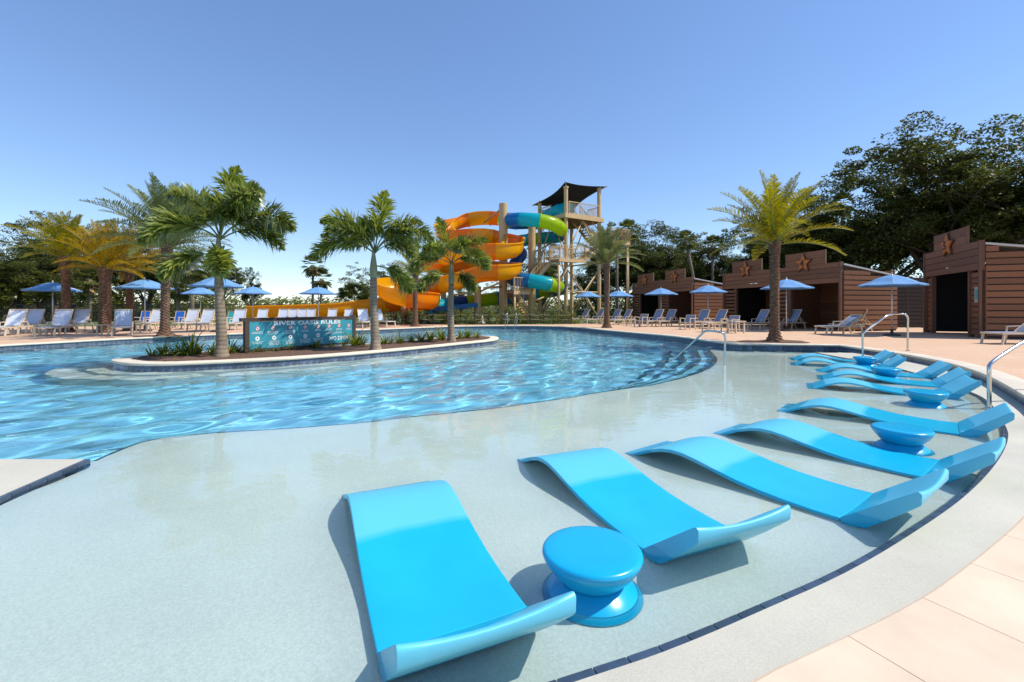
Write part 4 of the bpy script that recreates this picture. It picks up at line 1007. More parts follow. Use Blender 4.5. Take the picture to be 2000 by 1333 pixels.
rail('handrail', 'steel handrail at the right edge beside the fifth lounger', [(c1.x, c1.y, -.02), (c1.x, c1.y, z3 - .2), (c1.x, c1.y, z3 - .05), (c1.x + .05, c1.y + .02, z3 + .04), (c1.x + .4, c1.y + .12, z3 + .20), (c1.x + .85, c1.y + .26, z3 + .36), (c1.x + 1.0, c1.y + .3, z3 + .38), (c1.x + 1.25, c1.y + .35, z3 + .37), (c1.x + 1.33, c1.y + .37, z3 + .28), (c1.x + 1.33, c1.y + .37, .5), (c1.x + 1.33, c1.y + .37, DECK)], fl=[(c1.x, c1.y, LEDGE - .02)])
for u, w_ in ((990, 'left'), (1008, 'right')):
    g = G(u, 638.5, DECK); x, y = g.x, g.y
    rail('handrail', '%s one of the two slim ladder rails at the far pool edge' % w_, [(x - .12, y - .75, -.3), (x - .08, y - .5, .4), (x, y - .18, 1.0), (x + .03, y + .02, 1.03), (x + .05, y + .12, .9), (x + .05, y + .14, DECK)], 0.022)

# rules sign on the island
simple('sign_wood', (0.055, 0.035, 0.026), 0.7, 0.25, 8); simple('sign_teal', (0.035, 0.27, 0.34), 0.45, 0.06, 2); simple('print_white', (0.78, 0.80, 0.78), 0.5, 0.03, 3); simple('print_red', (0.55, 0.04, 0.04), 0.5, 0.05, 3); simple('print_dark', (0.03, 0.10, 0.12), 0.5, 0.05, 3)
def text_mesh(s, size, mat, align='CENTER', bold=0.0):
    cu = bpy.data.curves.new('txt', 'FONT'); cu.body = s; cu.size = size; cu.align_x = align; cu.align_y = 'CENTER'; cu.offset = bold; cu.resolution_u = 2
    o = bpy.data.objects.new('txt', cu); COL.objects.link(o); bpy.context.view_layer.update()
    me = bpy.data.meshes.new_from_object(o.evaluated_get(bpy.context.evaluated_depsgraph_get())); bpy.data.objects.remove(o); bpy.data.curves.remove(cu)
    me.materials.clear(); me.materials.append(MAT[mat]); me.name = 'lettering'; return me
pl_, pr_ = G(481, 691, 0.17), G(690, 674, 0.17); dv = pr_ - pl_; SWd = dv.length
sg = thing('rules_sign', 'teal pool rules sign in a dark wood frame on the island', 'sign', (pl_.x, pl_.y, 0.14), atan2(dv.y, dv.x))
hs = ZZ(621.5, pl_.y) - 0.14; hr = hs
MB().box((0, 0, hs / 2), (.11, .11, hs)).build('post', 'sign_wood', sg); MB().box((SWd, 0, (hs + .03) / 2), (.11, .11, hs + .03)).build('post', 'sign_wood', sg)
MB().box((SWd / 2 - .04, -.003, hs - .045), (SWd - .11 + .10, .10, .09)).build('top_beam', 'sign_wood', sg); MB().box((SWd / 2, 0, .10), (SWd - .11, .08, .06)).build('bottom_beam', 'sign_wood', sg)
MB().box((-.1, -.003, hs - .045), (.12, .098, .088)).build('beam_end', 'sign_wood', sg)
x0, x1, zb, zt = .06, SWd - .06, .135, hs - .095
pn = MB().box(((x0 + x1) / 2, -.02, (zb + zt) / 2), (x1 - x0, .03, zt - zb)).build('panel', 'sign_teal', sg)
yf = -.0385; PW, PH = x1 - x0, zt - zb
def onp(fx, fz): return (x0 + PW * fx, yf, zb + PH * fz)
tt = text_mesh('RIVER OASIS RULES', .155, 'print_white', bold=.004); o = obj('title_lettering', tt, pn, onp(.53, .90), (pi / 2, 0, 0)); o.scale = (1.0, 1.0, 1)
wd = max(v.co.x for v in tt.vertices) - min(v.co.x for v in tt.vertices); o.scale.x = PW * .66 / wd
t2 = text_mesh('NO DIVING', .17, 'print_white', bold=.003); o = obj('warning_lettering', t2, pn, onp(.865, .20), (pi / 2, 0, 0)); wd = max(v.co.x for v in t2.vertices) - min(v.co.x for v in t2.vertices); o.scale.x = PW * .25 / wd
def disc(r_, n=20): return [(r_ * cos(2 * pi * k / n), 0, r_ * sin(2 * pi * k / n)) for k in range(n)]
def ic(fx, fz, red, r_=.058):
    c = onp(fx, fz); d = MB().add(disc(r_), [tuple(range(20))]).build('icon', 'print_white', pn, False, c)
    gl = MB()
    if red:
        a = disc(r_ * 1.02); b = disc(r_ * .78); gl.add([(p[0], -.0015, p[2]) for p in a] + [(p[0], -.0015, p[2]) for p in b], [(k, (k + 1) % 20, 20 + (k + 1) % 20, 20 + k) for k in range(20)])
        w_ = r_ * .1; s_ = r_ * .56; gl.add([(-s_ - w_, -.002, s_ - w_), (-s_ + w_, -.002, s_ + w_), (s_ + w_, -.002, -s_ + w_), (s_ - w_, -.002, -s_ - w_)], [(0, 1, 2, 3)])
        g2 = MB().add([(-r_ * .35, -.001, -r_ * .3), (r_ * .35, -.001, -r_ * .3), (r_ * .25, -.001, r_ * .25), (-r_ * .2, -.001, r_ * .3)], [(0, 1, 2, 3)]); g2.build('pictogram', 'print_dark', d); gl.build('ban_ring', 'print_red', d)
    else: MB().add([(-r_ * .4, -.001, -r_ * .4), (r_ * .45, -.001, -r_ * .1), (r_ * .1, -.001, r_ * .45), (-r_ * .3, -.001, r_ * .2)], [(0, 1, 2, 3)]).build('pictogram', 'print_dark', d)
top_i = [.065, .195, .35, .49, .62, .735, .845, .955]; bot_i = [.065, .205, .35, .49, .62]
rs = random.Random(4)
def lines(fx, fz, w_, n_):
    mb = MB(); c = onp(fx, fz)
    for k in range(n_):
        z = -k * .034; hw = PW * w_ / 2 * rs.uniform(.75, 1); x = -hw
        while x < hw: ww = rs.uniform(.02, .055); mb.add([(x, 0, z), (min(x + ww, hw), 0, z), (min(x + ww, hw), 0, z + .012), (x, 0, z + .012)], [(0, 1, 2, 3)]); x += ww + .012
    mb.build('small_print', 'print_white', pn, False, c)
for i, fx in enumerate(top_i): ic(fx, .735, True); lines(fx, .60, .10 if i < 3 else .07, 3 if i in (1, 2) else 2)
for i, fx in enumerate(bot_i): ic(fx, .37, False); lines(fx, .24, .10, 4 if i else 2)
lines(.79, .46, .22, 2)

# fences, bollard
def fence(pts, h, lab, name='metal_fence'):
    P = resample([Vector(p) for p in pts], 2.4); t = thing(name, lab, 'fence', (P[0].x, P[0].y, .17)); o0 = P[0]
    me = MB().box((0, 0, h / 2), (.09, .09, h)).mesh('post', 'dark_metal')
    for p in P: obj('post', me, t, (p.x - o0.x, p.y - o0.y, 0))
    for z in (.15, h * .55, h - .06):
        mb = MB()
        for a, b in zip(P, P[1:]): mb.bar((a.x - o0.x, a.y - o0.y, z), (b.x - o0.x, b.y - o0.y, z), .04, .06)
        mb.build('rail', 'dark_metal', t)
    mb = MB()
    for a, b in zip(P, P[1:]):
        for k in range(1, 16): q = a.lerp(b, k / 16); mb.box((q.x - o0.x, q.y - o0.y, h / 2), (.02, .02, h - .14))
    pk = mb.build('picket', 'dark_metal', t); pk['kind'] = 'stuff'
fence([(-52, 38), (-24, 40), (-10.5, 41)], 1.55, 'dark metal picket fence along the left lawn')
fence([(3, 50), (13, 49)], 1.5, 'dark metal picket fence glimpsed behind the slide tower')
P = [Vector((A(u, 33.6), 33.6)) for u in range(738, 1120, 27)]
t = thing('rope_fence', 'low rope fence in front of the hedge below the slides', 'fence', (P[0].x, P[0].y, .2))
me = MB().lathe([(.04, 0), (.04, .72), (.02, .76)], 8).mesh('post', 'dark_metal')
for p in P: obj('post', me, t, (p.x - P[0].x, 0, 0))
for z in (.36, .68):
    mb = MB()
    for a, b in zip(P, P[1:]): mb.tube([(a.x - P[0].x, 0, z), ((a.x + b.x) / 2 - P[0].x, 0, z - .06), (b.x - P[0].x, 0, z)], .015, 5)
    mb.build('rope', 'rope', t)
g = G(940, 632, DECK); t = thing('stone_bollard', 'pale bell shaped stone bollard at the far pool deck', 'bollard', (g.x, g.y, DECK))
MB().lathe([(.30, 0), (.30, .10), (.22, .14), (.15, .42), (.13, .6)], 20).build('base', 'stone', t, 40); MB().lathe([(.13, .6), (.15, .66), (.12, .76), (.05, .82)], 20).build('cap', 'stone', t, 40)
# ------------------------------------------------------------------ cabanas
m, nt, out = new_mat('plank_wood')
gn = noise(nt, 3.0, 5, 0.6, 'Object', stretch=(0.7, 9, 9)); oi = N(nt, 'ShaderNodeObjectInfo')
c = ramp(nt, gn, [(0.3, (0.175, 0.070, 0.030)), (0.7, (0.275, 0.115, 0.050))])
k = N(nt, 'ShaderNodeMapRange'); k.inputs[3].default_value = .82; k.inputs[4].default_value = 1.18; nt.links.new(oi.outputs['Random'], k.inputs[0])
hv = N(nt, 'ShaderNodeHueSaturation'); nt.links.new(k.outputs[0], hv.inputs['Value']); nt.links.new(c, hv.inputs['Color'])
pbr(nt, out, hv.outputs[0], .7, normal=bump(nt, gn, .15, .004)); MAT['plank_wood'] = m
simple('post_wood', (0.16, 0.075, 0.042), .7, .2, 5, rnd=.1); simple('star_wood', (0.55, 0.17, 0.03), .6, .25, 8); simple('star_dark', (0.07, 0.03, 0.02), .7, .2, 6)
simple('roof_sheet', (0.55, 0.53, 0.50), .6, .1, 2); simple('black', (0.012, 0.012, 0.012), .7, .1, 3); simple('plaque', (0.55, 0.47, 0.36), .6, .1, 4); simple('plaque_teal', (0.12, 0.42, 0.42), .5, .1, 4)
def bevel_cube():
    b = bmesh.new(); bmesh.ops.create_cube(b, size=1.0); me = bpy.data.meshes.new('plank'); b.to_mesh(me); b.free(); me.materials.append(MAT['plank_wood']); return me
PLK = bevel_cube(); simple('shaded_wood', (0.035, 0.02, 0.014), .8, .2, 4); PDK = PLK.copy(); PDK.materials.clear(); PDK.materials.append(MAT['shaded_wood']); PST = PLK.copy(); PST.materials.clear(); PST.materials.append(MAT['post_wood'])  # the screen's wood is toned near black to carry the tree shade
def star_mesh(r_, th, mat):
    n = 10; pts = [(r_ * (1 if k % 2 == 0 else .45) * sin(2 * pi * k / n), r_ * (1 if k % 2 == 0 else .45) * cos(2 * pi * k / n)) for k in range(n)]
    mb = MB(); vs = [(x, 0, z) for x, z in pts] + [(x, -th, z) for x, z in pts] + [(0, -th * 1.6, 0)]
    fs = [(k, (k + 1) % n, n + (k + 1) % n, n + k) for k in range(n)] + [(n + k, n + (k + 1) % n, 2 * n) for k in range(n)] + [tuple(range(n - 1, -1, -1))]
    return mb.add(vs, fs).mesh('star', mat)
S1, S2 = star_mesh(.50, .05, 'star_dark'), star_mesh(.42, .05, 'star_wood')
rz_ = random.Random(6)
def cabana(pl, pr, n, h, depth, lab, nums, layout, slope=.55, plaque=False, deep_dir=None):
    xd = (pr - pl); W = xd.length; ang = atan2(xd.y, xd.x)
    t = thing('cabana', lab, 'cabana', (pl.x, pl.y, DECK), ang, 'timber cabanas along the deck'); U = W / n; hh = h; op = h * .70
    def pk(c, d, me=PLK, nm='plank'): return obj(nm, me, t, c, None, (d[0], d[1], d[2]))
    for i in range(n):
        x0 = U * i; a, b = layout                                   # a: left wing share, b: right wing share
        xa, xb = x0 + U * a, x0 + U * (1 - b)
        for x in (x0 + .07, xa, xb, x0 + U - .07): pk((x, .06, op / 2), (.14, .16, op - .004 * (i + 1)), PST, 'post')
        bh = (h - op) / 4
        for k in range(4): pk((x0 + U / 2, -.03, op + bh * (k + .5)), (U - .008, .07, bh - .022))
        cw = U * .56
        for k in range(2): pk((x0 + U / 2, -.03, h + .36 * (k + .5)), (cw, .07, .36 - .012))
        pk((x0 + U / 2 + cw / 2 + .03, -.02, h + .36), (.06, .10, .74), PST, 'trim'); pk((x0 + U / 2 - cw / 2 - .03, -.02, h + .36), (.06, .10, .74), PST, 'trim')
        st = obj('star', S1, t, (x0 + U / 2, -.068, h + .12), None, (1.15,) * 3); o = obj('star_face', S2, st, (0, -.055, 0))
        tm = text_mesh(nums[i], .42, 'star_dark', bold=.012); obj('numeral', tm, st, (0, -.148, -.03), (pi / 2, 0, 0))
        for (s0, s1, gap) in ((x0 + .14, xa - .07, .085 if n > 1 else .03), (xb + .07, x0 + U - .14, .03)):
            if s1 - s0 < .15: continue
            z = .12; bw = .15 if gap > .05 else .20
            while z + bw < op: pk(((s0 + s1) / 2, .05, z + bw / 2), (s1 - s0, .03, bw)); z += bw + gap
        # back wall and partition, black sheet added to darken the plank gaps
        z = .06
        while z < h - slope: pk((x0 + U / 2, depth - .05, z + .12), (U - .01, .03, .222)); z += .24
        MB().box((x0 + U / 2, depth + .03, (h - slope) / 2), (U - .02, .03, h - slope - .02)).build('gap_backing', 'black', t)
        # a bench inside
        pk((x0 + U * .55, depth - .55, .40), (U * .5, .6, .10), PST, 'bench_seat')
        for q in (-1, 1): pk((x0 + U * .55 + q * U * .22, depth - .55, .175), (.08, .5, .349), PST, 'bench_leg')
    pk((W - .05, -.02, h / 2), (.10, .17, h + .01), PST, 'corner_post'); pk((.05, -.02, h / 2), (.10, .17, h + .008), PST, 'corner_post')
    for x in (W + .02, -.02):
        xs_ = x - .03 if x > 1 else x + .03; MB().prism([(xs_ - .008, .1), (xs_ + .008, .1), (xs_ + .008, depth - .02), (xs_ - .008, depth - .02)], .05, h - slope - .3).build('side_gap_backing', 'black', t)  # black sheet added behind the side planks to keep the inside dark
        z = .09; bw = .205
        while z + bw < h - .18:
            ymax = min(depth, (h - .18 - (z + bw)) / slope * depth) if slope else depth
            if ymax > .3: pk((x, ymax / 2 + .07, z + bw / 2), (.035, ymax - .02, bw))
            z += bw + .05
    MB().add([(-.06, .07, h - .17), (W + .06, .07, h - .17), (W + .06, depth + .1, h - .17 - slope), (-.06, depth + .1, h - .17 - slope), (-.06, .07, h - .09), (W + .06, .07, h - .09), (W + .06, depth + .1, h - .09 - slope), (-.06, depth + .1, h - .09 - slope)],
             [(3, 2, 1, 0), (4, 5, 6, 7), (0, 1, 5, 4), (1, 2, 6, 5), (2, 3, 7, 6), (3, 0, 4, 7)]).build('roof', 'roof_sheet', t)
    for i in range(1, n): MB().box((U * i, depth / 2, h * .42), (.05, depth - .1, h * .84)).build('partition', 'post_wood', t)
    if plaque:
        p = MB().box((W * .905, -.06 + .085, 1.72), (.30, .03, .62)).build('plaque', 'plaque', t); MB().box((W * .905, .0, 1.74), (.17, .025, .40)).build('plaque_print', 'plaque_teal', p)
    return t
cabana(Vector((14.7, 31.6)), Vector((16.75, 23.1)), 2, 3.55, 3.5, 'middle block of two timber cabanas with stars three and four', ('3', '4'), (.26, .03))
cabana(Vector((11.5, 43.2)), Vector((13.6, 34.2)), 2, 3.55, 3.5, 'farthest block of two timber cabanas with stars one and two', ('1', '2'), (.26, .03))
cabana(Vector((20.35, 22.4)), Vector((18.45, 17.85)), 1, 3.85, 3.6, 'nearest timber cabana at the right with star five', ('5',), (.13, .20), plaque=True)
# timber screen between the blocks, tree shade put into its plank colour
t = thing('timber_screen', 'shaded plank screen wall between the cabanas behind the largest umbrella', 'screen wall', (A(1745, 27.5), 27.5, DECK), radians(-2))
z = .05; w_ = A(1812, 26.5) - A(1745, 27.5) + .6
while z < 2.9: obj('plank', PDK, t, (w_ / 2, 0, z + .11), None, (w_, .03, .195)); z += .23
MB().box((w_ / 2, .035, 1.45), (w_, .02, 2.85)).build('gap_backing', 'black', t)  # black sheet added so the gaps between planks stay dark
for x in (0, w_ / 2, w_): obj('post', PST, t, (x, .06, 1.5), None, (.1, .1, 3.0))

# ------------------------------------------------------------------ water slides
for nm, c in (('fibre_yellow', (0.92, 0.52, 0.008)), ('fibre_orange', (0.90, 0.33, 0.006)), ('fibre_cyan', (0.01, 0.55, 0.66)), ('fibre_blue', (0.01, 0.24, 0.60)), ('fibre_lime', (0.50, 0.68, 0.008)), ('fibre_navy', (0.006, 0.11, 0.32))):
    simple(nm, c, .28, .06, 1.2)
    nt = MAT[nm].node_tree; p = next(q for q in nt.nodes if q.type == 'BSDF_PRINCIPLED'); o_ = next(q for q in nt.nodes if q.type == 'OUTPUT_MATERIAL')
    tr = N(nt, 'ShaderNodeBsdfTranslucent'); tr.inputs[0].default_value = (*c, 1); mx = N(nt, 'ShaderNodeMixShader'); mx.inputs[0].default_value = .5
    nt.links.new(p.outputs[0], mx.inputs[1]); nt.links.new(tr.outputs[0], mx.inputs[2]); nt.links.new(mx.outputs[0], o_.inputs[0])
simple('tan_paint', (0.56, 0.38, 0.18), .5, .10, 2); simple('tan_deck', (0.36, 0.23, 0.12), .7, .15, 3); simple('shade_cloth', (0.012, 0.012, 0.013), .9, .1, 3)
def P3(u, v, D): return Vector((A(u, D), D, ZZ(v, D)))
def sweep(path, prof, closed_prof, parent, colors, seglen, name='flume_segment', lip=0.035):
    P = resample(path, .3); n = len(P); k = len(prof); per = max(2, int(seglen / .3)); ci = 0
    fr = []
    for i in range(n):
        T = (P[min(i + 1, n - 1)] - P[max(i - 1, 0)]).normalized(); s = T.cross(Vector((0, 0, 1))).normalized(); u = s.cross(T); fr.append((s, u, T))
    i = 0
    while i < n - 1:
        j = min(n - 1, i + per)
        if n - 1 - j < per // 2: j = n - 1
        mb = MB(); vs = []
        rows = list(range(i, j + 1))
        for q, a in enumerate(rows):
            g_ = 1.0
            for (x, z) in prof: vs.append(P[a] + fr[a][0] * x * g_ + fr[a][1] * z * g_)
        m_ = len(rows); kk = k if closed_prof else k - 1
        fs = [(a * k + b, a * k + (b + 1) % k, (a + 1) * k + (b + 1) % k, (a + 1) * k + b) for a in range(m_ - 1) for b in range(kk)]
        mb.add(vs, fs)
        # joint flange at the start of each piece
        a = rows[0]; vs2 = []
        for e in (0, .07):
            for (x, z) in prof:
                L = sqrt(x * x + (z - PC) ** 2) or 1; f = 1 + .06 / L; vs2.append(P[a] + fr[a][2] * e + fr[a][0] * x * f + fr[a][1] * ((z - PC) * f + PC))
        mb.add(vs2, [(b, (b + 1) % k, k + (b + 1) % k, k + b) for b in range(kk)])
        mb.build(name, colors(P[(i + j) // 2]) if callable(colors) else colors[ci % len(colors)], parent, 50); ci += 1; i = j
PC = 0.8
yel = [(1075, 447, 42.5), (1030, 447, 43.6), (985, 441, 44.6), (940, 439, 45), (900, 446, 44.6), (872, 458, 43), (868, 470, 41.6), (888, 478, 40.2), (915, 476, 40), (960, 476, 39.5), (997, 486, 38.3), (1004, 500, 36.4), (985, 507, 35), (940, 508, 34.6), (890, 512, 35), (852, 524, 36.6), (838, 532, 38.6), (862, 537, 40.4), (920, 536, 41), (975, 537, 39.5), (1000, 541, 37), (985, 547, 35.2), (940, 551, 34.6), (890, 566, 34.5), (850, 574, 35), (812, 572, 36.4),
       (775, 569, 36.4), (752, 576, 34.8), (764, 590, 32.6), (800, 600, 31.8), (832, 603, 33.2), (838, 605, 35.4), (812, 607, 36.8), (770, 608, 36.6), (700, 616, 36.0), (640, 622.5, 35.2), (560, 625.5, 34.6), (490, 627.5, 34.2)]
ys = thing('water_slide', 'open yellow and orange spiral water slide ending in a long run-out', 'water slide', (A(905, 38), 38, DECK))
path = catmull([P3(*p) - Vector((A(905, 38), 38, DECK)) for p in yel], .3)
Rf = .72; prof = [(-Rf, 1.12), (-Rf, .8)] + [(-Rf * cos(pi * k / 12), Rf - Rf * sin(pi * k / 12)) for k in range(1, 12)] + [(Rf, .8), (Rf, 1.12)]
outp = [(x * 1.07 + (.03 if x > 0 else -.03), z - .035) for x, z in prof]
uprof = prof + list(reversed([(x, z if i not in (0, len(outp) - 1) else 1.12) for i, (x, z) in enumerate(outp)]))
rimL = [(-Rf - .18, 1.08), (-Rf - .18, 1.13)]
uprof = [(-Rf, 1.14)] + prof[1:-1] + [(Rf, 1.14), (Rf + .17, 1.14), (Rf + .17, 1.06), (Rf + .06, 1.04), (Rf + .06, .78)] + [(x * 1.08, z - .05) for x, z in reversed(prof[2:-2])] + [(-Rf - .06, .78), (-Rf - .06, 1.04), (-Rf - .17, 1.06), (-Rf - .17, 1.14)]
cy_ = [0]
def ycol(q):
    cy_[0] += 1; return 'fibre_yellow' if q.x < -5.2 and q.z < 2.2 else ('fibre_orange', 'fibre_yellow', 'fibre_yellow', 'fibre_orange', 'fibre_yellow')[cy_[0] % 5]
sweep(path, uprof, True, ys, ycol, 2.1)
tub = [(1112, 408, 40.6), (1092, 412, 39.6), (1072, 421, 40.5), (1045, 434, 43), (1010, 437, 43.4), (985, 434, 41.6), (988, 431, 38.6), (1012, 429, 37), (1040, 430, 36.4), (1066, 434, 36.4), (1088, 442, 37), (1098, 453, 38.8), (1088, 463, 41), (1055, 466, 42.4), (1015, 471, 42.8), (962, 478, 43.4), (925, 483, 44.4), (915, 487, 46), (945, 487, 47), (990, 488, 46), (1018, 494, 44), (1008, 512, 42.4), (996, 532, 40.6), (998, 543, 38.4), (1018, 547, 36.6), (1050, 551, 36),
       (1080, 557, 36.4), (1094, 563, 38.4), (1080, 569, 40.4), (1045, 573, 41.4), (1000, 579, 41.2), (950, 586, 40), (900, 592, 38.6), (862, 598, 37.6), (838, 603, 37)]
tsl = thing('tube_slide', 'closed tube water slide in cyan, blue and lime segments coming from the tower', 'water slide', (A(1040, 40), 40, DECK))
pt = catmull([P3(*p) - Vector((A(1040, 40), 40, DECK)) for p in tub], .3)
Rt = .56; PC = 0.0
TC = 'CCLNBLLBCLLBCLCCLBNNNNNNBCLNLCBLNCC'
names = {'C': 'fibre_cyan', 'L': 'fibre_lime', 'B': 'fibre_blue', 'N': 'fibre_navy'}
ctr = [(P3(*p) - tsl.location) for p in tub]
sweep(pt, [(Rt * cos(2 * pi * k / 16), Rt * sin(2 * pi * k / 16)) for k in range(16)], True, tsl, lambda q: names[TC[min(range(len(ctr)), key=lambda i: (ctr[i] - q).length)]], 1.75, 'tube_segment')
# run-out trough of the tube slide
rb = thing('run_out', 'flat blue run-out trough below the tube slide', 'trough', (A(875, 36), 36, DECK))
a0, a1 = P3(835, 609, 36.2) - rb.location, P3(930, 600, 37.2) - rb.location
mb = MB(); mb.bar(a0, a1, 1.3, .05); mb.build('bed', 'fibre_blue', rb)
for s in (-1, 1):
    d = (a1 - a0).normalized(); n_ = Vector((-d.y, d.x, 0)) * .62 * s; MB().bar(a0 + n_ + Vector((0, 0, .16)), a1 + n_ + Vector((0, 0, .16)), .05, .36).build('side', 'fibre_blue', rb)
for s in (.1, .9): q = a0.lerp(a1, s); MB().box((q.x, q.y, q.z / 2), (.12, .12, max(.1, q.z))).build('leg', 'tan_paint', rb)
# columns
def column(u, D, ytop, r_, lab, arms):
    h = ZZ(ytop, D) - .15; t = thing('slide_column', lab, 'column', (A(u, D), D, .15), 0, 'tan steel columns carrying the slides'); o0 = t.location
    MB().lathe([(r_, 0), (r_, h - .02), (r_ * .9, h)], 24).build('shaft', 'tan_paint', t, 40); MB().lathe([(r_ * 1.5, 0), (r_ * 1.5, .05), (r_ * 1.02, .06)], 24).build('base_plate', 'tan_paint', t, 40)
    for (v0, u1, v1, D1) in arms:
        e = P3(u1, v1, D1) - o0; s = Vector((0, 0, ZZ(v0, D) - .15)); MB().tube([s, e], .075, 8).build('arm', 'tan_paint', t, True)
column(983, 37.8, 398, .36, 'tallest tan column between the two slides', [(405, 945, 436, 44.5), (470, 962, 488, 39.6), (560, 945, 563, 35), (480, 1015, 482, 42.5), (575, 1010, 586, 41)])
column(1039, 38.2, 438, .31, 'tan column under the upper tube bend, left of the tower', [(495, 1088, 470, 41), (480, 1060, 474, 42.3), (560, 1072, 566, 36.5), (590, 1075, 576, 40.4)])
column(933, 37.0, 560, .28, 'short tan column under the spiral of the yellow slide', [(570, 888, 576, 34.8), (572, 975, 553, 35.6)])
column(866, 40.0, 545, .24, 'thin tan column behind the palm at the island tip', [(560, 900, 552, 41)])
column(789, 34.2, 546, .22, 'tan column in the bowl of the yellow slide', [(590, 800, 606, 32.2)])
column(770, 37.4, 582, .16, 'short tan post below the yellow bowl', [])
# tower
FL, FR = Vector((4.5, 38.0)), Vector((7.65, 40.0)); ax = (FR - FL).normalized(); ay = Vector((-ax.y, ax.x)); W_ = (FR - FL).length
tw = thing('slide_tower', 'tan steel slide tower with stairs, platforms and a black shade sail', 'tower', (FL.x, FL.y, .15), atan2(ax.y, ax.x))
ht = [11.5, 11.9, 10.9, 11.1]; cr = [(0, 0), (W_, 0), (0, W_), (W_, W_)]; DK = 8.95
for (x, y), h in zip(cr, ht): MB().lathe([(.30, 0), (.30, .05), (.17, .06), (.17, h - .3), (.22, h - .3), (.22, h - .15), (.10, h - .14), (.09, h)], 14, (x, y, 0)).build('post', 'tan_paint', tw, 40)
mb = MB(); mb.box((W_ / 2, W_ / 2, DK), (W_ + .5, W_ + .5, .14)); mb.build('platform', 'tan_deck', tw)
for y in (-.28, W_ + .28): MB().box((W_ / 2, y, DK - .05), (W_ + .6, .06, .36)).build('beam', 'tan_paint', tw)
for x in (-.28, W_ + .28): MB().box((x, W_ / 2, DK - .05), (.06, W_ + .5, .358)).build('beam', 'tan_paint', tw)
for k in range(7): MB().box((W_ * (k + .5) / 7, W_ / 2, DK - .16), (.08, W_ + .4, .16)).build('joist', 'tan_deck', tw)
def brace(a, b, r_=.055): MB().tube([a, b], r_, 8).build('brace', 'tan_paint', tw, True)
for (a, b) in ((0, 1), (1, 3), (3, 2), (2, 0)):
    (xa, ya), (xb, yb) = cr[a], cr[b]; mid_ = ((xa + xb) / 2, (ya + yb) / 2)
    brace((xa, ya, 5.6), (*mid_, DK - .2)); brace((xb, yb, 5.6), (*mid_, DK - .2)); brace((xa, ya, .3), (xb, yb, 4.6)); brace((xb, yb, .3), (xa, ya, 4.6)); brace((xa, ya, 2.6), (xb, yb, 2.6)); brace((xa, ya, 5.2), (xb, yb, 5.2), .07)
def railing(pts, parent=tw, h=1.1, step=.14):
    for a, b in zip(pts, pts[1:]):
        a, b = Vector(a), Vector(b); mb = MB(); n = max(2, int((b - a).length / step))
        for k in range(n + 1):
            q = a.lerp(b, k / n); mb.box((q.x, q.y, q.z + h / 2), (.06, .06, h) if k in (0, n) else (.022, .022, h))
        up = Vector((0, 0, h)); mb.bar(a + up, b + up, .06, .06); mb.bar(a + Vector((0, 0, .12)), b + Vector((0, 0, .12)), .04, .04); mb.build('railing', 'tan_paint', parent)
zt_ = DK + .07
railing([(.2, -.15, zt_), (W_ - .1, -.15, zt_)]); railing([(W_ + .15, .1, zt_), (W_ + .15, 1.6, zt_)]); railing([(0, W_ + .15, zt_), (W_, W_ + .15, zt_)]); railing([(-.15, 1.9, zt_), (-.15, W_, zt_)])
# sail
mb = MB(); n = 10; vs = []; cz = [ht[0] - .1, ht[1] - .15, ht[2] - .1, ht[3] - .3]; ex = [(-.5, -.5), (W_ + .5, -.5), (-.5, W_ + .5), (W_ + .5, W_ + .5)]; cz = [cz[0] + .15, cz[1] + .1, cz[2] - .25, cz[3] - .25]
for i in range(n + 1):
    for j in range(n + 1):
        s, t_ = i / n, j / n; pin = .55 * (sin(pi * s) * (1 - abs(2 * t_ - 1) ** 0) + 0)
        x = sum(w * e[0] for w, e in zip(((1 - s) * (1 - t_), s * (1 - t_), (1 - s) * t_, s * t_), ex)); y = sum(w * e[1] for w, e in zip(((1 - s) * (1 - t_), s * (1 - t_), (1 - s) * t_, s * t_), ex))
        x += .45 * (1 - 2 * s) * sin(pi * t_); y += .45 * (1 - 2 * t_) * sin(pi * s)
        z = sum(w * e for w, e in zip(((1 - s) * (1 - t_), s * (1 - t_), (1 - s) * t_, s * t_), cz)) - .25 * sin(pi * s) * sin(pi * t_); vs.append((x, y, z))
mb.add(vs, [(i * (n + 1) + j, (i + 1) * (n + 1) + j, (i + 1) * (n + 1) + j + 1, i * (n + 1) + j + 1) for i in range(n) for j in range(n)]); mb.build('shade_sail', 'shade_cloth', tw, True)
for (x, y), e, z in zip(cr, ex, cz): MB().tube([(x, y, z - .05), (e[0], e[1], z)], .05, 6).build('sail_arm', 'tan_paint', tw)
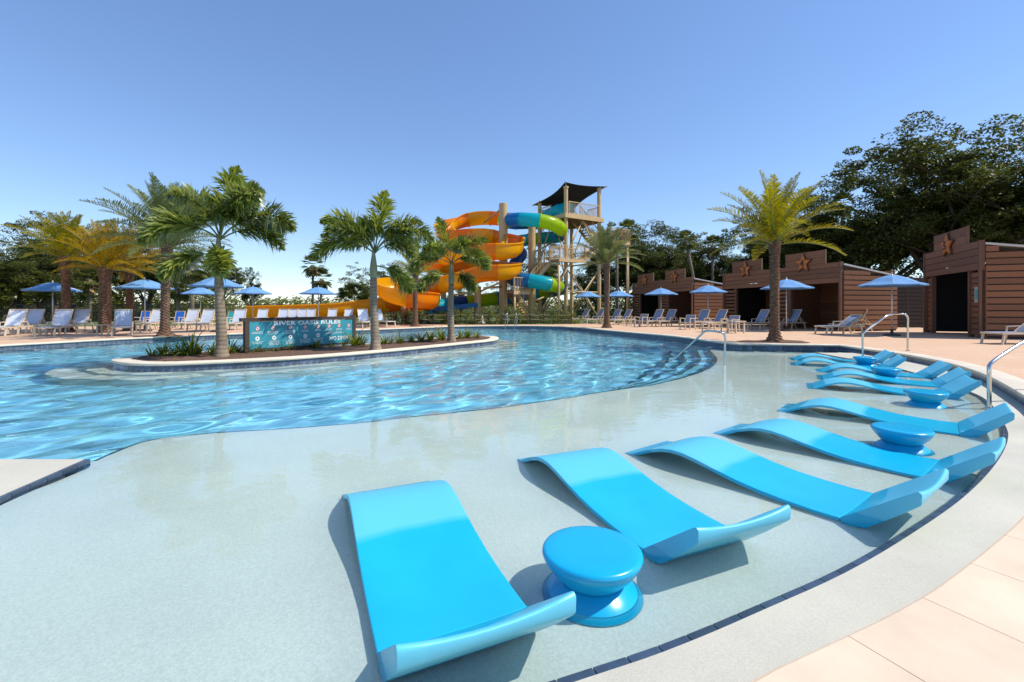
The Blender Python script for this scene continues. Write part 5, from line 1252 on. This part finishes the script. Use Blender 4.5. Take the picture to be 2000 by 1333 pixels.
# stairs
def flight(a, b, w, nm='stair_flight'):
    a, b = Vector(a), Vector(b); d = Vector((b.x - a.x, b.y - a.y, 0)).normalized(); s = Vector((-d.y, d.x, 0)) * w / 2
    for q in (-1, 1):
        MB().bar(a + s * q, b + s * q, .06, .28).build('stringer', 'tan_paint', tw); railing([a + s * q, b + s * q], step=.2)
    n = max(3, int((b.z - a.z) / .19)); mb = MB()
    for k in range(n): q = a.lerp(b, (k + .5) / n); mb.box(q, (.05, .05, .05)) if False else mb.bar(q - s, q + s, .28, .04)
    mb.build('stair_treads', 'tan_deck', tw)
def landing(c, d, z):
    MB().box((c[0], c[1], z), (d[0], d[1], .12)).build('landing', 'tan_deck', tw); MB().box((c[0], c[1] - d[1] / 2, z - .03), (d[0] + .05, .06, .28)).build('beam', 'tan_paint', tw)
    x0, x1, y0, y1 = c[0] - d[0] / 2, c[0] + d[0] / 2, c[1] - d[1] / 2, c[1] + d[1] / 2; railing([(x0, y0, z + .06), (x1, y0, z + .06)]); railing([(x0, y1, z + .06), (x1, y1, z + .06)]); return x0, x1, y0, y1
L1 = landing((-.45, -.75, ), (2.7, 1.3), 5.05); railing([(L1[0], L1[2], 5.11), (L1[0], L1[3], 5.11)])
flight((.9, -.75, 5.11), (3.7, -.75, 6.95), 1.15)
L2 = landing((4.9, -.05), (2.3, 2.7), 6.9); railing([(L2[1], L2[2], 6.96), (L2[1], L2[3], 6.96)])
flight((3.9, .75, 6.96), (1.7, .75, 8.95), 1.1)
for p in ((L2[1] - .1, -1.2), (L2[1] - .1, 1.1)): MB().tube([(*p, 0), (*p, 6.9)], .1, 10).build('post', 'tan_paint', tw, True)
for p in ((L1[0] + .1, -1.2),): MB().tube([(*p, 0), (*p, 5.0)], .1, 10).build('post', 'tan_paint', tw, True)
flight((-3.6, .9, 2.5), (-1.5, .55, 5.0), 1.15); landing((-4.3, .9), (1.5, 1.5), 2.45); flight((-1.6, 2.4, .1), (-4.0, 2.3, 2.45), 1.15)
for p in ((-4.9, .3), (-4.9, 1.5)): MB().tube([(*p, 0), (*p, 2.45)], .08, 8).build('post', 'tan_paint', tw, True)
brace((L1[0] + .1, -1.2, 3.2), (L1[0] + 1.4, -1.2, 5.0)); brace((0, 0, 3.2), (-1.2, -.9, 5.0))
# every solid takes the light that the water bends
for o_ in bpy.data.objects:
    if o_.type == 'MESH' and o_ is not water: o_.cycles.is_caustics_receiver = True
